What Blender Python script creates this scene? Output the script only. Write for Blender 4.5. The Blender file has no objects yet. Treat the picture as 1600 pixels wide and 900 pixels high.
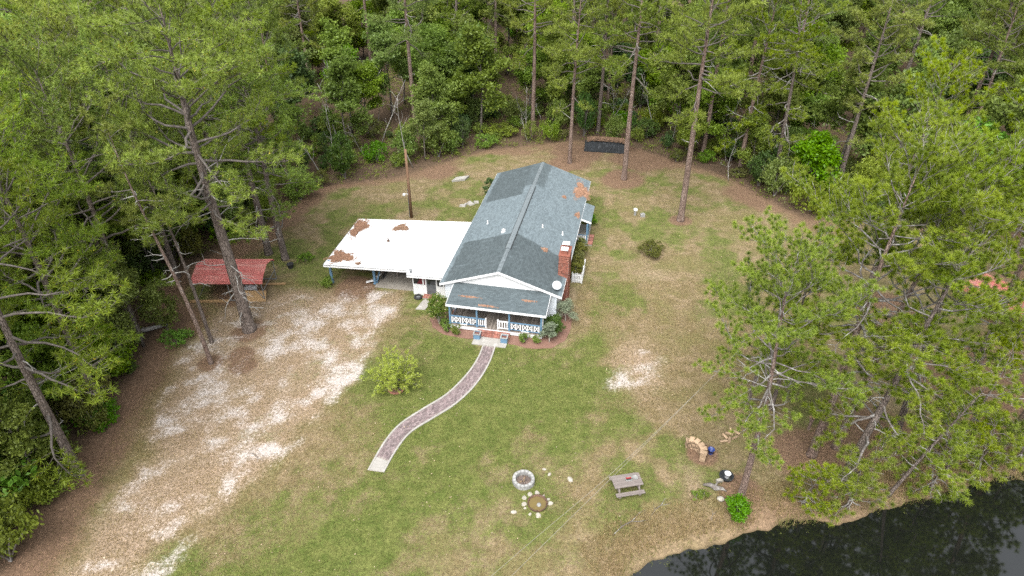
import bpy, math, random
import numpy as np
from mathutils import Vector, Matrix, noise as mnoise
R = math.radians
scene = bpy.context.scene
col = scene.collection

# ---------------------------------------------------------------- camera
cam_d = bpy.data.cameras.new('camera'); cam = bpy.data.objects.new('camera', cam_d); col.objects.link(cam)
cam.location = (0, 0, 33.0); cam.rotation_euler = (R(90 - 34), 0, 0)
cam_d.lens = 24.0; cam_d.sensor_width = 36.0; cam_d.clip_start = 0.1; cam_d.clip_end = 4000
scene.camera = cam
# ---------------------------------------------------------------- overcast sky, soft sun, exposure
SUN_EL, SUN_ROT = R(58), R(200)
world = bpy.data.worlds.new('World'); scene.world = world; world.use_nodes = True
wn = world.node_tree.nodes; wl = world.node_tree.links
wn.clear()
w_out = wn.new('ShaderNodeOutputWorld'); w_bg = wn.new('ShaderNodeBackground'); w_sky = wn.new('ShaderNodeTexSky')
w_hs = wn.new('ShaderNodeHueSaturation')
w_sky.sky_type = 'NISHITA'; w_sky.sun_disc = False; w_sky.sun_elevation = SUN_EL; w_sky.sun_rotation = SUN_ROT
w_sky.air_density = 1.0; w_sky.dust_density = 4.0; w_sky.ozone_density = 1.0
w_hs.inputs['Saturation'].default_value = 0.22
wl.new(w_sky.outputs[0], w_hs.inputs['Color']); wl.new(w_hs.outputs[0], w_bg.inputs['Color'])
w_bg.inputs['Strength'].default_value = 0.15
wl.new(w_bg.outputs[0], w_out.inputs['Surface'])
sun_d = bpy.data.lights.new('sun', 'SUN'); sun = bpy.data.objects.new('sun', sun_d); col.objects.link(sun)
sun_d.energy = 1.5; sun_d.angle = R(50); sun_d.color = (1.0, 0.965, 0.91)
sd_ = Vector((math.sin(SUN_ROT) * math.cos(SUN_EL), math.cos(SUN_ROT) * math.cos(SUN_EL), math.sin(SUN_EL)))
sun.rotation_euler = sd_.to_track_quat('Z', 'Y').to_euler()
scene.view_settings.view_transform = 'Standard'; scene.view_settings.look = 'None'
scene.view_settings.exposure = 1.47; scene.view_settings.gamma = 1.0
scene.view_settings.use_curve_mapping = False
scene.render.engine = 'CYCLES'
cy = scene.cycles
cy.max_bounces = 6; cy.diffuse_bounces = 4; cy.glossy_bounces = 3; cy.transmission_bounces = 3; cy.transparent_max_bounces = 4
cy.caustics_reflective = False; cy.caustics_refractive = False
cy.use_denoising = False

# ---------------------------------------------------------------- materials
def new_mat(name):
    m = bpy.data.materials.new(name); m.use_nodes = True
    nt = m.node_tree; b = nt.nodes['Principled BSDF']
    return m, nt, nt.nodes, nt.links, b
def N(nt, t, **kw):
    n = nt.nodes.new(t)
    for k, v in kw.items(): setattr(n, k, v)
    return n
def rgb(c): return (c[0], c[1], c[2], 1.0)
def mixc(nt, fac, a, b):
    m = N(nt, 'ShaderNodeMix', data_type='RGBA')
    for i, v in ((0, fac), (6, a), (7, b)):
        if hasattr(v, 'is_linked') or hasattr(v, 'links'): nt.links.new(v, m.inputs[i])
        elif i == 0: m.inputs[0].default_value = v
        else: m.inputs[i].default_value = rgb(v)
    return m.outputs[2]
def math_n(nt, op, a, b=None, c=None, clamp=False):
    m = N(nt, 'ShaderNodeMath', operation=op, use_clamp=clamp)
    for i, v in enumerate((a, b, c)):
        if v is None: continue
        if hasattr(v, 'links'): nt.links.new(v, m.inputs[i])
        else: m.inputs[i].default_value = v
    return m.outputs[0]
def noise_n(nt, scale, detail=4, rough=0.6, vec=None, stretch=None, dist=0.0):
    n = N(nt, 'ShaderNodeTexNoise'); n.inputs['Scale'].default_value = scale
    n.inputs['Detail'].default_value = detail; n.inputs['Roughness'].default_value = rough; n.inputs['Distortion'].default_value = dist
    if vec is None: vec = N(nt, 'ShaderNodeTexCoord').outputs['Object']
    if stretch:
        mp = N(nt, 'ShaderNodeMapping'); mp.inputs['Scale'].default_value = stretch
        nt.links.new(vec, mp.inputs[0]); vec = mp.outputs[0]
    nt.links.new(vec, n.inputs['Vector'])
    return n.outputs['Fac']
def ramp(nt, fac, stops):
    r = N(nt, 'ShaderNodeValToRGB'); e = r.color_ramp.elements
    while len(e) < len(stops): e.new(0.5)
    for el, (p, c) in zip(e, stops): el.position = p; el.color = rgb(c)
    nt.links.new(fac, r.inputs[0]); return r.outputs[0]
def step_n(nt, v, lo, hi):
    m = N(nt, 'ShaderNodeMapRange', interpolation_type='SMOOTHSTEP')
    nt.links.new(v, m.inputs[0]); m.inputs[1].default_value = lo; m.inputs[2].default_value = hi
    return m.outputs[0]
def bump(nt, b, h, strength=0.3, dist=0.02):
    bp = N(nt, 'ShaderNodeBump'); bp.inputs['Strength'].default_value = strength; bp.inputs['Distance'].default_value = dist
    nt.links.new(h, bp.inputs['Height']); nt.links.new(bp.outputs[0], b.inputs['Normal'])
def simple(name, c1, c2=None, scale=3.0, rough=0.75, stretch=None, bmp=0.2, island=0.0, metallic=0.0, c3=None, spec=0.3, obj_rand=0.0):
    """two or three tones broken up by noise; island = tone spread from piece to piece"""
    m, nt, nd, ln, b = new_mat(name)
    if c2 is None: c2 = tuple(v * 0.78 for v in c1)
    k_ = 0.8 if max(c1) > 0.63 else 0.7
    c1, c2 = tuple(v * k_ for v in c1), tuple(v * k_ for v in c2); c3 = c3 and tuple(v * k_ for v in c3)
    f = noise_n(nt, scale, 6, 0.65, stretch=stretch)
    stops = [(0.32, c1), (0.68, c2)] if c3 is None else [(0.3, c1), (0.52, c2), (0.72, c3)]
    c = ramp(nt, f, stops)
    if island or obj_rand:
        if island: r = N(nt, 'ShaderNodeNewGeometry').outputs['Random Per Island']; amt = island
        else: r = N(nt, 'ShaderNodeObjectInfo').outputs['Random']; amt = obj_rand
        hs = N(nt, 'ShaderNodeHueSaturation'); ln.new(c, hs.inputs['Color'])
        ln.new(math_n(nt, 'MULTIPLY_ADD', r, 2 * amt, 1 - amt), hs.inputs['Value'])
        c = hs.outputs[0]
    ln.new(c, b.inputs['Base Color'])
    b.inputs['Roughness'].default_value = rough; b.inputs['Metallic'].default_value = metallic
    b.inputs['Specular IOR Level'].default_value = spec
    if bmp: bump(nt, b, noise_n(nt, scale * 5, 3, 0.6, stretch=stretch), bmp, 0.01)
    return m
def foliage(name, dark, light, accent=None, transl=0.35, orand=0.16, hue=(0.483, 0.035)):
    """leaves: dull to fresh by the clump's own tint, a hue of its own for each tree, light shines through"""
    m, nt, nd, ln, b = new_mat(name); nd.remove(b)
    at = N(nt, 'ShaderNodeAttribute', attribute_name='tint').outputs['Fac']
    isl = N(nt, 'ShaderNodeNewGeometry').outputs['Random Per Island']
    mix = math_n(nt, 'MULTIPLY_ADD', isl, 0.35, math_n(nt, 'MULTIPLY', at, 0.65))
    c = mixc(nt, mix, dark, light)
    if accent: c = mixc(nt, math_n(nt, 'GREATER_THAN', at, 1.5), c, accent)
    orn = N(nt, 'ShaderNodeObjectInfo').outputs['Random']
    hs = N(nt, 'ShaderNodeHueSaturation'); ln.new(c, hs.inputs['Color'])
    ln.new(math_n(nt, 'MULTIPLY_ADD', orn, 2 * orand, 1 - orand), hs.inputs['Value'])
    ln.new(math_n(nt, 'MULTIPLY_ADD', math_n(nt, 'FRACT', math_n(nt, 'MULTIPLY', orn, 7.3)), hue[1], hue[0]), hs.inputs['Hue'])
    ln.new(math_n(nt, 'MULTIPLY_ADD', math_n(nt, 'FRACT', math_n(nt, 'MULTIPLY', orn, 13.7)), 0.2, 0.93), hs.inputs['Saturation'])
    d = N(nt, 'ShaderNodeBsdfDiffuse'); t = N(nt, 'ShaderNodeBsdfTranslucent'); mx = N(nt, 'ShaderNodeMixShader')
    gl = N(nt, 'ShaderNodeBsdfGlossy'); gl.inputs['Roughness'].default_value = 0.45; gl.inputs['Color'].default_value = (0.5, 0.55, 0.5, 1)
    m2 = N(nt, 'ShaderNodeMixShader'); m2.inputs[0].default_value = 0.03
    mx.inputs[0].default_value = transl
    ln.new(hs.outputs[0], d.inputs[0]); ln.new(hs.outputs[0], t.inputs[0])
    ln.new(d.outputs[0], mx.inputs[1]); ln.new(t.outputs[0], mx.inputs[2])
    ln.new(mx.outputs[0], m2.inputs[1]); ln.new(gl.outputs[0], m2.inputs[2])
    ln.new(m2.outputs[0], nd['Material Output'].inputs[0])
    return m
M = {}
M['needle_near'] = foliage('pine_needles_fresh', (0.09, 0.145, 0.014), (0.34, 0.425, 0.036), transl=0.45, orand=0.08, hue=(0.493, 0.014))
M['needle_left'] = foliage('pine_needles_with_catkins', (0.125, 0.175, 0.03), (0.305, 0.38, 0.068), accent=(0.6, 0.48, 0.09), transl=0.42)
M['needle_wood'] = foliage('pine_needles_woodland', (0.12, 0.165, 0.037), (0.28, 0.345, 0.075), transl=0.5)
M['leaf_lime'] = foliage('leaves_lime', (0.125, 0.185, 0.025), (0.27, 0.36, 0.055), transl=0.5)
M['leaf_mid'] = foliage('leaves_mid_green', (0.115, 0.165, 0.034), (0.235, 0.305, 0.066), transl=0.5)
M['leaf_feather'] = foliage('leaves_feathery_lime', (0.215, 0.3, 0.04), (0.38, 0.48, 0.085), transl=0.5)
M['leaf_dark'] = foliage('leaves_dark_evergreen', (0.035, 0.066, 0.018), (0.085, 0.14, 0.034), transl=0.3)
M['leaf_olive'] = foliage('leaves_olive', (0.075, 0.085, 0.022), (0.18, 0.19, 0.05), transl=0.35)
M['leaf_grey'] = foliage('leaves_grey_green', (0.12, 0.15, 0.09), (0.26, 0.3, 0.2), transl=0.3)
M['leaf_bright'] = foliage('leaves_bright_spring', (0.09, 0.18, 0.012), (0.17, 0.32, 0.025), transl=0.45)
M['leaf_bloom'] = foliage('leaves_with_pale_buds', (0.055, 0.11, 0.02), (0.14, 0.2, 0.045), accent=(0.5, 0.48, 0.25), transl=0.35)

def bark(name, a, b_, c):
    m, nt, nd, ln, b = new_mat(name)
    v = N(nt, 'ShaderNodeTexVoronoi', feature='DISTANCE_TO_EDGE'); v.inputs['Scale'].default_value = 7.0
    mp = N(nt, 'ShaderNodeMapping'); mp.inputs['Scale'].default_value = (1.6, 1.6, 0.38)
    ln.new(N(nt, 'ShaderNodeTexCoord').outputs['Object'], mp.inputs[0]); ln.new(mp.outputs[0], v.inputs['Vector'])
    plate = step_n(nt, v.outputs['Distance'], 0.0, 0.16)
    f = noise_n(nt, 2.2, 6, 0.7, stretch=(1, 1, 0.4))
    c0 = ramp(nt, f, [(0.3, a), (0.55, b_), (0.75, c)])
    cc = mixc(nt, math_n(nt, 'MULTIPLY_ADD', plate, 0.6, 0.4), tuple(x * 0.28 for x in a), c0)
    ln.new(cc, b.inputs['Base Color']); b.inputs['Roughness'].default_value = 0.9; b.inputs['Specular IOR Level'].default_value = 0.15
    bump(nt, b, plate, 0.9, 0.04)
    return m
M['bark'] = bark('pine_bark', (0.115, 0.09, 0.077), (0.2, 0.165, 0.145), (0.32, 0.27, 0.245))
M['bark_red'] = bark('pine_bark_reddish', (0.15, 0.1, 0.08), (0.25, 0.185, 0.155), (0.36, 0.3, 0.265))
M['bark_grey'] = bark('hardwood_bark', (0.11, 0.095, 0.08), (0.19, 0.17, 0.15), (0.32, 0.3, 0.27))
M['limb'] = simple('lichen_limb', (0.12, 0.1, 0.085), (0.2, 0.18, 0.165), 3, 0.9, c3=(0.55, 0.55, 0.54), bmp=0.4)
M['limb_dark'] = simple('brown_grey_limb', (0.1, 0.085, 0.075), (0.16, 0.14, 0.125), 4, 0.9, c3=(0.24, 0.22, 0.2), bmp=0.4)
M['deadlimb'] = simple('dead_grey_limb', (0.24, 0.225, 0.205), (0.4, 0.385, 0.36), 5, 0.9, c3=(0.6, 0.59, 0.57), bmp=0.4)
M['white_bark'] = simple('pale_bark', (0.5, 0.46, 0.4), (0.36, 0.32, 0.28), 4, 0.85)
M['white'] = simple('white_paint', (0.80, 0.81, 0.82), (0.70, 0.71, 0.71), 1.3, 0.55, bmp=0.05)
M['white_trim'] = simple('white_trim', (0.82, 0.83, 0.84), (0.74, 0.75, 0.76), 2.5, 0.5, bmp=0.05)
M['siding'] = simple('pale_siding', (0.70, 0.75, 0.8), (0.64, 0.69, 0.74), 1.1, 0.55, island=0.03)
M['blue'] = simple('slate_blue_paint', (0.12, 0.235, 0.36), (0.16, 0.28, 0.4), 6, 0.5, bmp=0.08)
M['deck'] = simple('weathered_deck', (0.2, 0.17, 0.145), (0.28, 0.245, 0.21), 2.5, 0.85, stretch=(6, 0.6, 1), island=0.3)
M['concrete'] = simple('concrete', (0.47, 0.45, 0.42), (0.36, 0.345, 0.315), 1.6, 0.85, c3=(0.54, 0.52, 0.49))
M['concrete_dull'] = simple('dull_concrete', (0.4, 0.375, 0.335), (0.3, 0.275, 0.24), 0.9, 0.9, c3=(0.46, 0.43, 0.39))
M['brick'] = simple('red_brick', (0.36, 0.125, 0.085), (0.27, 0.1, 0.07), 6, 0.85, island=0.4, c3=(0.44, 0.2, 0.14))
M['brick_pale'] = simple('worn_red_brick', (0.42, 0.2, 0.15), (0.33, 0.13, 0.1), 5, 0.85, island=0.35, c3=(0.55, 0.38, 0.32))
M['mortar'] = simple('mortar', (0.4, 0.36, 0.32), (0.31, 0.28, 0.25), 5, 0.95)
M['paver'] = simple('walk_brick', (0.27, 0.2, 0.2), (0.21, 0.165, 0.17), 4, 0.85, island=0.35, c3=(0.37, 0.3, 0.29))
M['glass'] = simple('dark_window_glass', (0.02, 0.024, 0.028), (0.03, 0.034, 0.04), 1, 0.06, bmp=0, spec=0.6)
M['screen'] = simple('grey_screen_door', (0.1, 0.11, 0.12), (0.16, 0.17, 0.18), 2, 0.4, bmp=0)
M['curtain'] = simple('dark_red_curtain', (0.18, 0.03, 0.035), (0.12, 0.02, 0.025), 4, 0.9)
M['dark'] = simple('dark_gap', (0.03, 0.03, 0.032), (0.05, 0.05, 0.05), 4, 0.9)
M['galv'] = simple('galvanised_steel', (0.36, 0.38, 0.39), (0.27, 0.29, 0.3), 4, 0.45, metallic=0.5)
M['redroof'] = simple('faded_red_sheet', (0.5, 0.105, 0.1), (0.56, 0.19, 0.17), 0.9, 0.55, stretch=(0.5, 3, 1), c3=(0.62, 0.32, 0.28), obj_rand=0.08)
M['lumber'] = simple('yellow_lumber', (0.46, 0.3, 0.15), (0.37, 0.235, 0.115), 3, 0.8, stretch=(1, 6, 6))
M['greywood'] = simple('weathered_grey_wood', (0.29, 0.25, 0.235), (0.21, 0.18, 0.165), 2.5, 0.85, stretch=(1, 9, 9), c3=(0.38, 0.33, 0.31), obj_rand=0.12)
M['splitwood'] = simple('split_firewood', (0.5, 0.36, 0.24), (0.36, 0.25, 0.16), 5, 0.85, obj_rand=0.35)
M['logend'] = simple('log_bark_and_ends', (0.34, 0.24, 0.15), (0.2, 0.14, 0.09), 6, 0.9, obj_rand=0.35)
M['pole'] = simple('treated_pole', (0.27, 0.16, 0.095), (0.2, 0.115, 0.07), 2, 0.85, stretch=(4, 4, 0.4), c3=(0.33, 0.22, 0.14))
M['stone'] = simple('grey_blocks', (0.4, 0.4, 0.39), (0.29, 0.29, 0.28), 6, 0.9, obj_rand=0.18, c3=(0.5, 0.5, 0.49))
M['palestone'] = simple('pale_limestone', (0.47, 0.44, 0.38), (0.36, 0.33, 0.28), 4, 0.9, obj_rand=0.15)
M['ash'] = simple('ash_and_char', (0.06, 0.05, 0.048), (0.26, 0.2, 0.17), 7, 0.95, bmp=0.5)
M['rust'] = simple('rusty_iron', (0.16, 0.085, 0.05), (0.1, 0.06, 0.045), 5, 0.8, c3=(0.24, 0.14, 0.07))
M['water_brown'] = simple('stale_brown_water', (0.2, 0.15, 0.05), (0.16, 0.12, 0.05), 3, 0.15)
M['bluep'] = simple('blue_plastic', (0.03, 0.07, 0.3), (0.025, 0.055, 0.24), 3, 0.35)
M['bluetarp'] = simple('blue_tarp', (0.03, 0.2, 0.48), (0.025, 0.15, 0.38), 3, 0.4)
M['tyre'] = simple('black_rubber', (0.03, 0.03, 0.032), (0.05, 0.05, 0.05), 5, 0.85)
M['tarp'] = simple('grey_blue_tarp', (0.05, 0.058, 0.066), (0.024, 0.027, 0.03), 1.8, 0.95, bmp=0.5, c3=(0.09, 0.1, 0.11))
M['straw'] = simple('pine_straw', (0.4, 0.235, 0.15), (0.3, 0.165, 0.105), 3, 0.9, island=0.3, c3=(0.47, 0.3, 0.205))
M['straw_old'] = simple('old_pine_straw', (0.32, 0.2, 0.13), (0.23, 0.14, 0.09), 3, 0.9, island=0.35)
M['mulch'] = simple('red_mulch', (0.30, 0.17, 0.13), (0.21, 0.115, 0.085), 9, 0.95, c3=(0.38, 0.25, 0.19), bmp=0.8)
M['wire'] = simple('pale_cable', (0.36, 0.34, 0.29), (0.3, 0.28, 0.24), 2, 0.6, bmp=0)
M['soil'] = simple('planter_soil', (0.22, 0.09, 0.065), (0.14, 0.06, 0.045), 14, 0.95)
M['dishgrey'] = simple('pale_grey_metal', (0.5, 0.54, 0.57), (0.45, 0.49, 0.52), 3, 0.5, bmp=0)
M['red'] = simple('red_plastic', (0.4, 0.03, 0.03), (0.3, 0.02, 0.02), 3, 0.4)

def flat_roof_mat():
    m, nt, nd, ln, b = new_mat('white_roof_coating')
    a = noise_n(nt, 0.5, 5, 0.65, stretch=(0.5, 2.2, 1)); d = noise_n(nt, 3.0, 5, 0.7)
    c = mixc(nt, step_n(nt, a, 0.45, 0.8), (0.7, 0.705, 0.71), (0.56, 0.57, 0.58))
    c = mixc(nt, math_n(nt, 'MULTIPLY', step_n(nt, d, 0.6, 0.8), 0.25), c, (0.42, 0.41, 0.39))
    ln.new(c, b.inputs['Base Color']); b.inputs['Roughness'].default_value = 0.6
    return m
M['flatroof'] = flat_roof_mat()
def shingle_mat(name, stains):
    """blue-grey shingles; old algae stain where the roof was never washed (own outline, in the house's own coordinates)"""
    m, nt, nd, ln, b = new_mat(name)
    isl = N(nt, 'ShaderNodeNewGeometry').outputs['Random Per Island']
    f = noise_n(nt, 0.5, 4, 0.5)
    light = mixc(nt, f, (0.17, 0.214, 0.236), (0.206, 0.254, 0.277))
    dark = mixc(nt, f, (0.088, 0.112, 0.12), (0.118, 0.145, 0.155))
    if stains:
        xyz = N(nt, 'ShaderNodeSeparateXYZ'); ln.new(N(nt, 'ShaderNodeTexCoord').outputs['Object'], xyz.inputs[0])
        wob = math_n(nt, 'MULTIPLY_ADD', noise_n(nt, 0.9, 4, 0.6), 1.2, -0.6)
        y = math_n(nt, 'ADD', xyz.outputs[1], math_n(nt, 'MULTIPLY', wob, 0.35)); x = math_n(nt, 'ADD', xyz.outputs[0], math_n(nt, 'MULTIPLY', wob, 0.4))
        lim = math_n(nt, 'MULTIPLY_ADD', math_n(nt, 'MAXIMUM', xyz.outputs[0], 0.0), -0.22, 6.6)
        front = step_n(nt, math_n(nt, 'SUBTRACT', lim, y), -0.12, 0.12)
        back = math_n(nt, 'MULTIPLY', step_n(nt, y, 14.3, 14.55), step_n(nt, math_n(nt, 'MULTIPLY', x, -1.0), 0.75, 1.0))
        back2 = math_n(nt, 'MULTIPLY', step_n(nt, y, 16.2, 16.4), step_n(nt, math_n(nt, 'MULTIPLY', x, -1.0), -1.0, -0.85))
        edge = math_n(nt, 'MULTIPLY', step_n(nt, math_n(nt, 'ADD', x, 4.85), 0.25, 0.5), step_n(nt, math_n(nt, 'SUBTRACT', 4.95, x), 0.1, 0.3))
        streak = noise_n(nt, 1.0, 4, 0.6, stretch=(0.35, 3.0, 1.0))
        st = math_n(nt, 'MAXIMUM', math_n(nt, 'MAXIMUM', front, back), math_n(nt, 'MULTIPLY', back2, 0.8))
        st = math_n(nt, 'MULTIPLY', math_n(nt, 'MULTIPLY', st, edge), math_n(nt, 'SUBTRACT', 1.0, math_n(nt, 'MULTIPLY', step_n(nt, streak, 0.58, 0.72), 0.5)))
        c = mixc(nt, st, light, dark)
    else:
        c = mixc(nt, 0.72, light, dark)
    hs = N(nt, 'ShaderNodeHueSaturation'); ln.new(c, hs.inputs['Color']); ln.new(math_n(nt, 'MULTIPLY_ADD', isl, 0.2, 0.52), hs.inputs['Value'])
    ln.new(hs.outputs[0], b.inputs['Base Color']); b.inputs['Roughness'].default_value = 0.9; b.inputs['Specular IOR Level'].default_value = 0.2
    bump(nt, b, noise_n(nt, 40, 2, 0.5), 0.3, 0.005)
    return m
M['shingle'] = shingle_mat('roof_shingles', True)
M['shingle_porch'] = shingle_mat('porch_shingles', False)
M['ridge'] = simple('ridge_cap', (0.2, 0.235, 0.25), (0.165, 0.195, 0.21), 3, 0.85, island=0.12)

# ---------------------------------------------------------------- mesh helpers
class B:
    """collects shapes; build() links them as ONE mesh object"""
    def __init__(s): s.v = []; s.f = []
    def add(s, vs, fs):
        o = len(s.v); s.v += [tuple(v) for v in vs]; s.f += [tuple(i + o for i in f) for f in fs]; return s
    def hexa(s, bot, top):
        return s.add(list(bot) + list(top), [(3, 2, 1, 0), (4, 5, 6, 7), (0, 1, 5, 4), (1, 2, 6, 5), (2, 3, 7, 6), (3, 0, 4, 7)])
    def box(s, x0, x1, y0, y1, z0, z1):
        return s.hexa([(x0, y0, z0), (x1, y0, z0), (x1, y1, z0), (x0, y1, z0)], [(x0, y0, z1), (x1, y0, z1), (x1, y1, z1), (x0, y1, z1)])
    def bar(s, a, b, w, h, up=(0, 0, 1)):
        a, b = Vector(a), Vector(b); d = (b - a).normalized(); u = Vector(up)
        if abs(d.dot(u)) > 0.98: u = Vector((1, 0, 0))
        x = d.cross(u).normalized(); y = x.cross(d).normalized()
        c = [x * -w / 2 + y * -h / 2, x * w / 2 + y * -h / 2, x * w / 2 + y * h / 2, x * -w / 2 + y * h / 2]
        return s.hexa([a + k for k in c], [b + k for k in c])
    def prism(s, poly, z0, z1):
        n = len(poly); z0 = z0 if hasattr(z0, '__len__') else [z0] * n; z1 = z1 if hasattr(z1, '__len__') else [z1] * n
        return s.add([(p[0], p[1], z0[i]) for i, p in enumerate(poly)] + [(p[0], p[1], z1[i]) for i, p in enumerate(poly)],
              [tuple(range(n - 1, -1, -1)), tuple(range(n, 2 * n))] + [(i, (i + 1) % n, n + (i + 1) % n, n + i) for i in range(n)])
    def tube(s, pts, rads, n=7, cap=True):
        pts = [Vector(p) for p in pts]; o = len(s.v); prev = None
        for i, p in enumerate(pts):
            d = (pts[min(i + 1, len(pts) - 1)] - pts[max(i - 1, 0)]).normalized()
            if prev is None: prev = d.orthogonal().normalized()
            x = (prev - d * prev.dot(d))
            x = x.normalized() if x.length > 1e-5 else d.orthogonal().normalized()
            prev = x; y = d.cross(x)
            for k in range(n):
                t = 2 * math.pi * k / n; s.v.append(tuple(p + (x * math.cos(t) + y * math.sin(t)) * rads[i]))
        for i in range(len(pts) - 1):
            for k in range(n):
                a = o + i * n + k; b = o + i * n + (k + 1) % n; s.f.append((a, b, b + n, a + n))
        if cap:
            s.f.append(tuple(o + k for k in range(n - 1, -1, -1))); e = o + (len(pts) - 1) * n; s.f.append(tuple(e + k for k in range(n)))
        return s
    def lathe(s, prof, n=16, c=(0, 0, 0)):
        o = len(s.v)
        for r, z in prof:
            for k in range(n): t = 2 * math.pi * k / n; s.v.append((c[0] + r * math.cos(t), c[1] + r * math.sin(t), c[2] + z))
        for i in range(len(prof) - 1):
            for k in range(n):
                a = o + i * n + k; b = o + i * n + (k + 1) % n; s.f.append((a, b, b + n, a + n))
        return s
    def mesh(s, name, mat, smooth=False):
        me = bpy.data.meshes.new(name); me.from_pydata(s.v, [], s.f); me.materials.append(M[mat] if isinstance(mat, str) else mat)
        if smooth: me.polygons.foreach_set('use_smooth', [True] * len(me.polygons))
        me.update(); return me
    def build(s, name, mat, parent=None, smooth=False, kind=None):
        o = bpy.data.objects.new(name, s.mesh(name, mat, smooth)); col.objects.link(o); o.parent = parent
        if kind: o['kind'] = kind
        return o
def np_mesh(name, verts, k, mat, tint=None, smooth=False):
    """verts (n*k,3): n separate k-gons"""
    verts = np.asarray(verts, dtype=np.float32).reshape(-1, 3); nv = len(verts); n = nv // k
    me = bpy.data.meshes.new(name); me.vertices.add(nv); me.loops.add(nv); me.polygons.add(n)
    me.vertices.foreach_set('co', verts.ravel()); me.loops.foreach_set('vertex_index', np.arange(nv, dtype=np.int32))
    me.polygons.foreach_set('loop_start', np.arange(0, nv, k, dtype=np.int32))
    me.materials.append(M[mat] if isinstance(mat, str) else mat)
    if tint is not None:
        a = me.attributes.new('tint', 'FLOAT', 'POINT'); a.data.foreach_set('value', np.asarray(tint, dtype=np.float32).ravel())
    me.update(calc_edges=True); return me
def obj(name, me, parent=None, kind=None):
    o = bpy.data.objects.new(name, me); col.objects.link(o); o.parent = parent
    if kind: o['kind'] = kind
    return o
def tag(o, label, cat=None, group=None, kind=None):
    o['label'] = label
    if cat: o['category'] = cat
    if group: o['group'] = group
    if kind: o['kind'] = kind
    return o
def empty(name, loc=(0, 0, 0), rz=0.0, sc=1.0):
    o = bpy.data.objects.new(name, None); col.objects.link(o); o.location = loc; o.rotation_euler = (0, 0, rz); o.scale = (sc, sc, sc)
    o.empty_display_size = 0.2
    return o
def thing(name, label, cat, loc=(0, 0, 0), rz=0.0, group=None, sc=1.0):
    return tag(empty(name, loc, rz, sc), label, cat, group)

# ---------------------------------------------------------------- fields over the ground (where grass, sand and straw lie)
def vnoise(X, Y, scale, seed, octv=4):
    out = np.zeros_like(X); amp = 1.0; tot = 0.0; s = scale
    for o in range(octv):
        x = X / s + 37.1 * o + seed * 11.7; y = Y / s + 17.3 * o + seed * 5.1
        xi = np.floor(x).astype(np.int64); yi = np.floor(y).astype(np.int64); fx = x - xi; fy = y - yi
        fx = fx * fx * (3 - 2 * fx); fy = fy * fy * (3 - 2 * fy)
        def h(a, b):
            n = (a * 374761393 + b * 668265263 + seed * 69069) & 0x7fffffff
            n = ((n ^ (n >> 13)) * 1274126177) & 0x7fffffff
            return ((n ^ (n >> 16)) & 0xffff) / 65535.0
        out += amp * ((h(xi, yi) * (1 - fx) + h(xi + 1, yi) * fx) * (1 - fy) + (h(xi, yi + 1) * (1 - fx) + h(xi + 1, yi + 1) * fx) * fy)
        tot += amp; amp *= 0.55; s *= 0.5
    return out / tot
def sdist(poly, X, Y):
    d = np.full(X.shape, 1e9); ins = np.zeros(X.shape, dtype=bool); n = len(poly)
    for i in range(n):
        ax, ay = poly[i]; bx, by = poly[(i + 1) % n]; ex, ey = bx - ax, by - ay
        t = np.clip(((X - ax) * ex + (Y - ay) * ey) / (ex * ex + ey * ey), 0, 1)
        d = np.minimum(d, np.hypot(X - ax - t * ex, Y - ay - t * ey))
        if ay != by:
            c = ((ay > Y) != (by > Y)) & (X < (bx - ax) * (Y - ay) / (by - ay) + ax); ins ^= c
    return np.where(ins, d, -d)
def ldist(line, X, Y):
    d = np.full(X.shape, 1e9)
    for (ax, ay), (bx, by) in zip(line[:-1], line[1:]):
        ex, ey = bx - ax, by - ay
        t = np.clip(((X - ax) * ex + (Y - ay) * ey) / (ex * ex + ey * ey), 0, 1)
        d = np.minimum(d, np.hypot(X - ax - t * ex, Y - ay - t * ey))
    return d
def sstep(lo, hi, x):
    t = np.clip((x - lo) / (hi - lo), 0, 1); return t * t * (3 - 2 * t)
YARD = [(-25.8, 10), (-26.0, 23.5), (-26.2, 29.5), (-26.6, 36.6), (-26, 44.3), (-28.8, 46.8), (-28.8, 51.8), (-23.4, 59), (-21, 67.5), (-19, 68.5), (-13, 70), (-7.5, 74), (-2.3, 78), (5, 80), (8, 81.5), (15.6, 78.3), (22.5, 71.5), (25.5, 66.3), (29, 60.5), (36, 60), (52, 57), (62, 45), (62, 10)]
POND = [(6.0, 20.5), (6.3, 21.7), (7.0, 22.5), (8.5, 23.1), (10.3, 23.6), (12.6, 24.1), (16.5, 25.0), (20.5, 25.7), (25.7, 27.0), (28.1, 28.0), (31.4, 28.3), (40, 29.5), (50, 27), (54, 10), (30, -8), (8, -8), (3, 8), (5, 18)]
GREEN = [(-11.8, 41), (-8.5, 46.1), (-5.5, 42.2), (3.9, 40.6), (7.5, 47), (7.9, 39.5), (5.7, 34), (9.1, 33.4), (5.3, 30.6), (3.0, 25.6), (-3.5, 21.5), (-6, 14), (-24, 14), (-18.4, 21.5), (-14.7, 27.5), (-11.4, 34)]
SANDY = [(-25.5, 39.5), (-24.6, 46.5), (-20.3, 48.4), (-13.3, 48.9), (-8.8, 48.4), (-8.9, 45.2), (-11.1, 37.3), (-12.85, 32.8), (-15, 28.5), (-17.5, 25.6), (-19.2, 23.5), (-20, 18), (-25, 18), (-24.5, 24.7), (-23.3, 29.5)]
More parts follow.
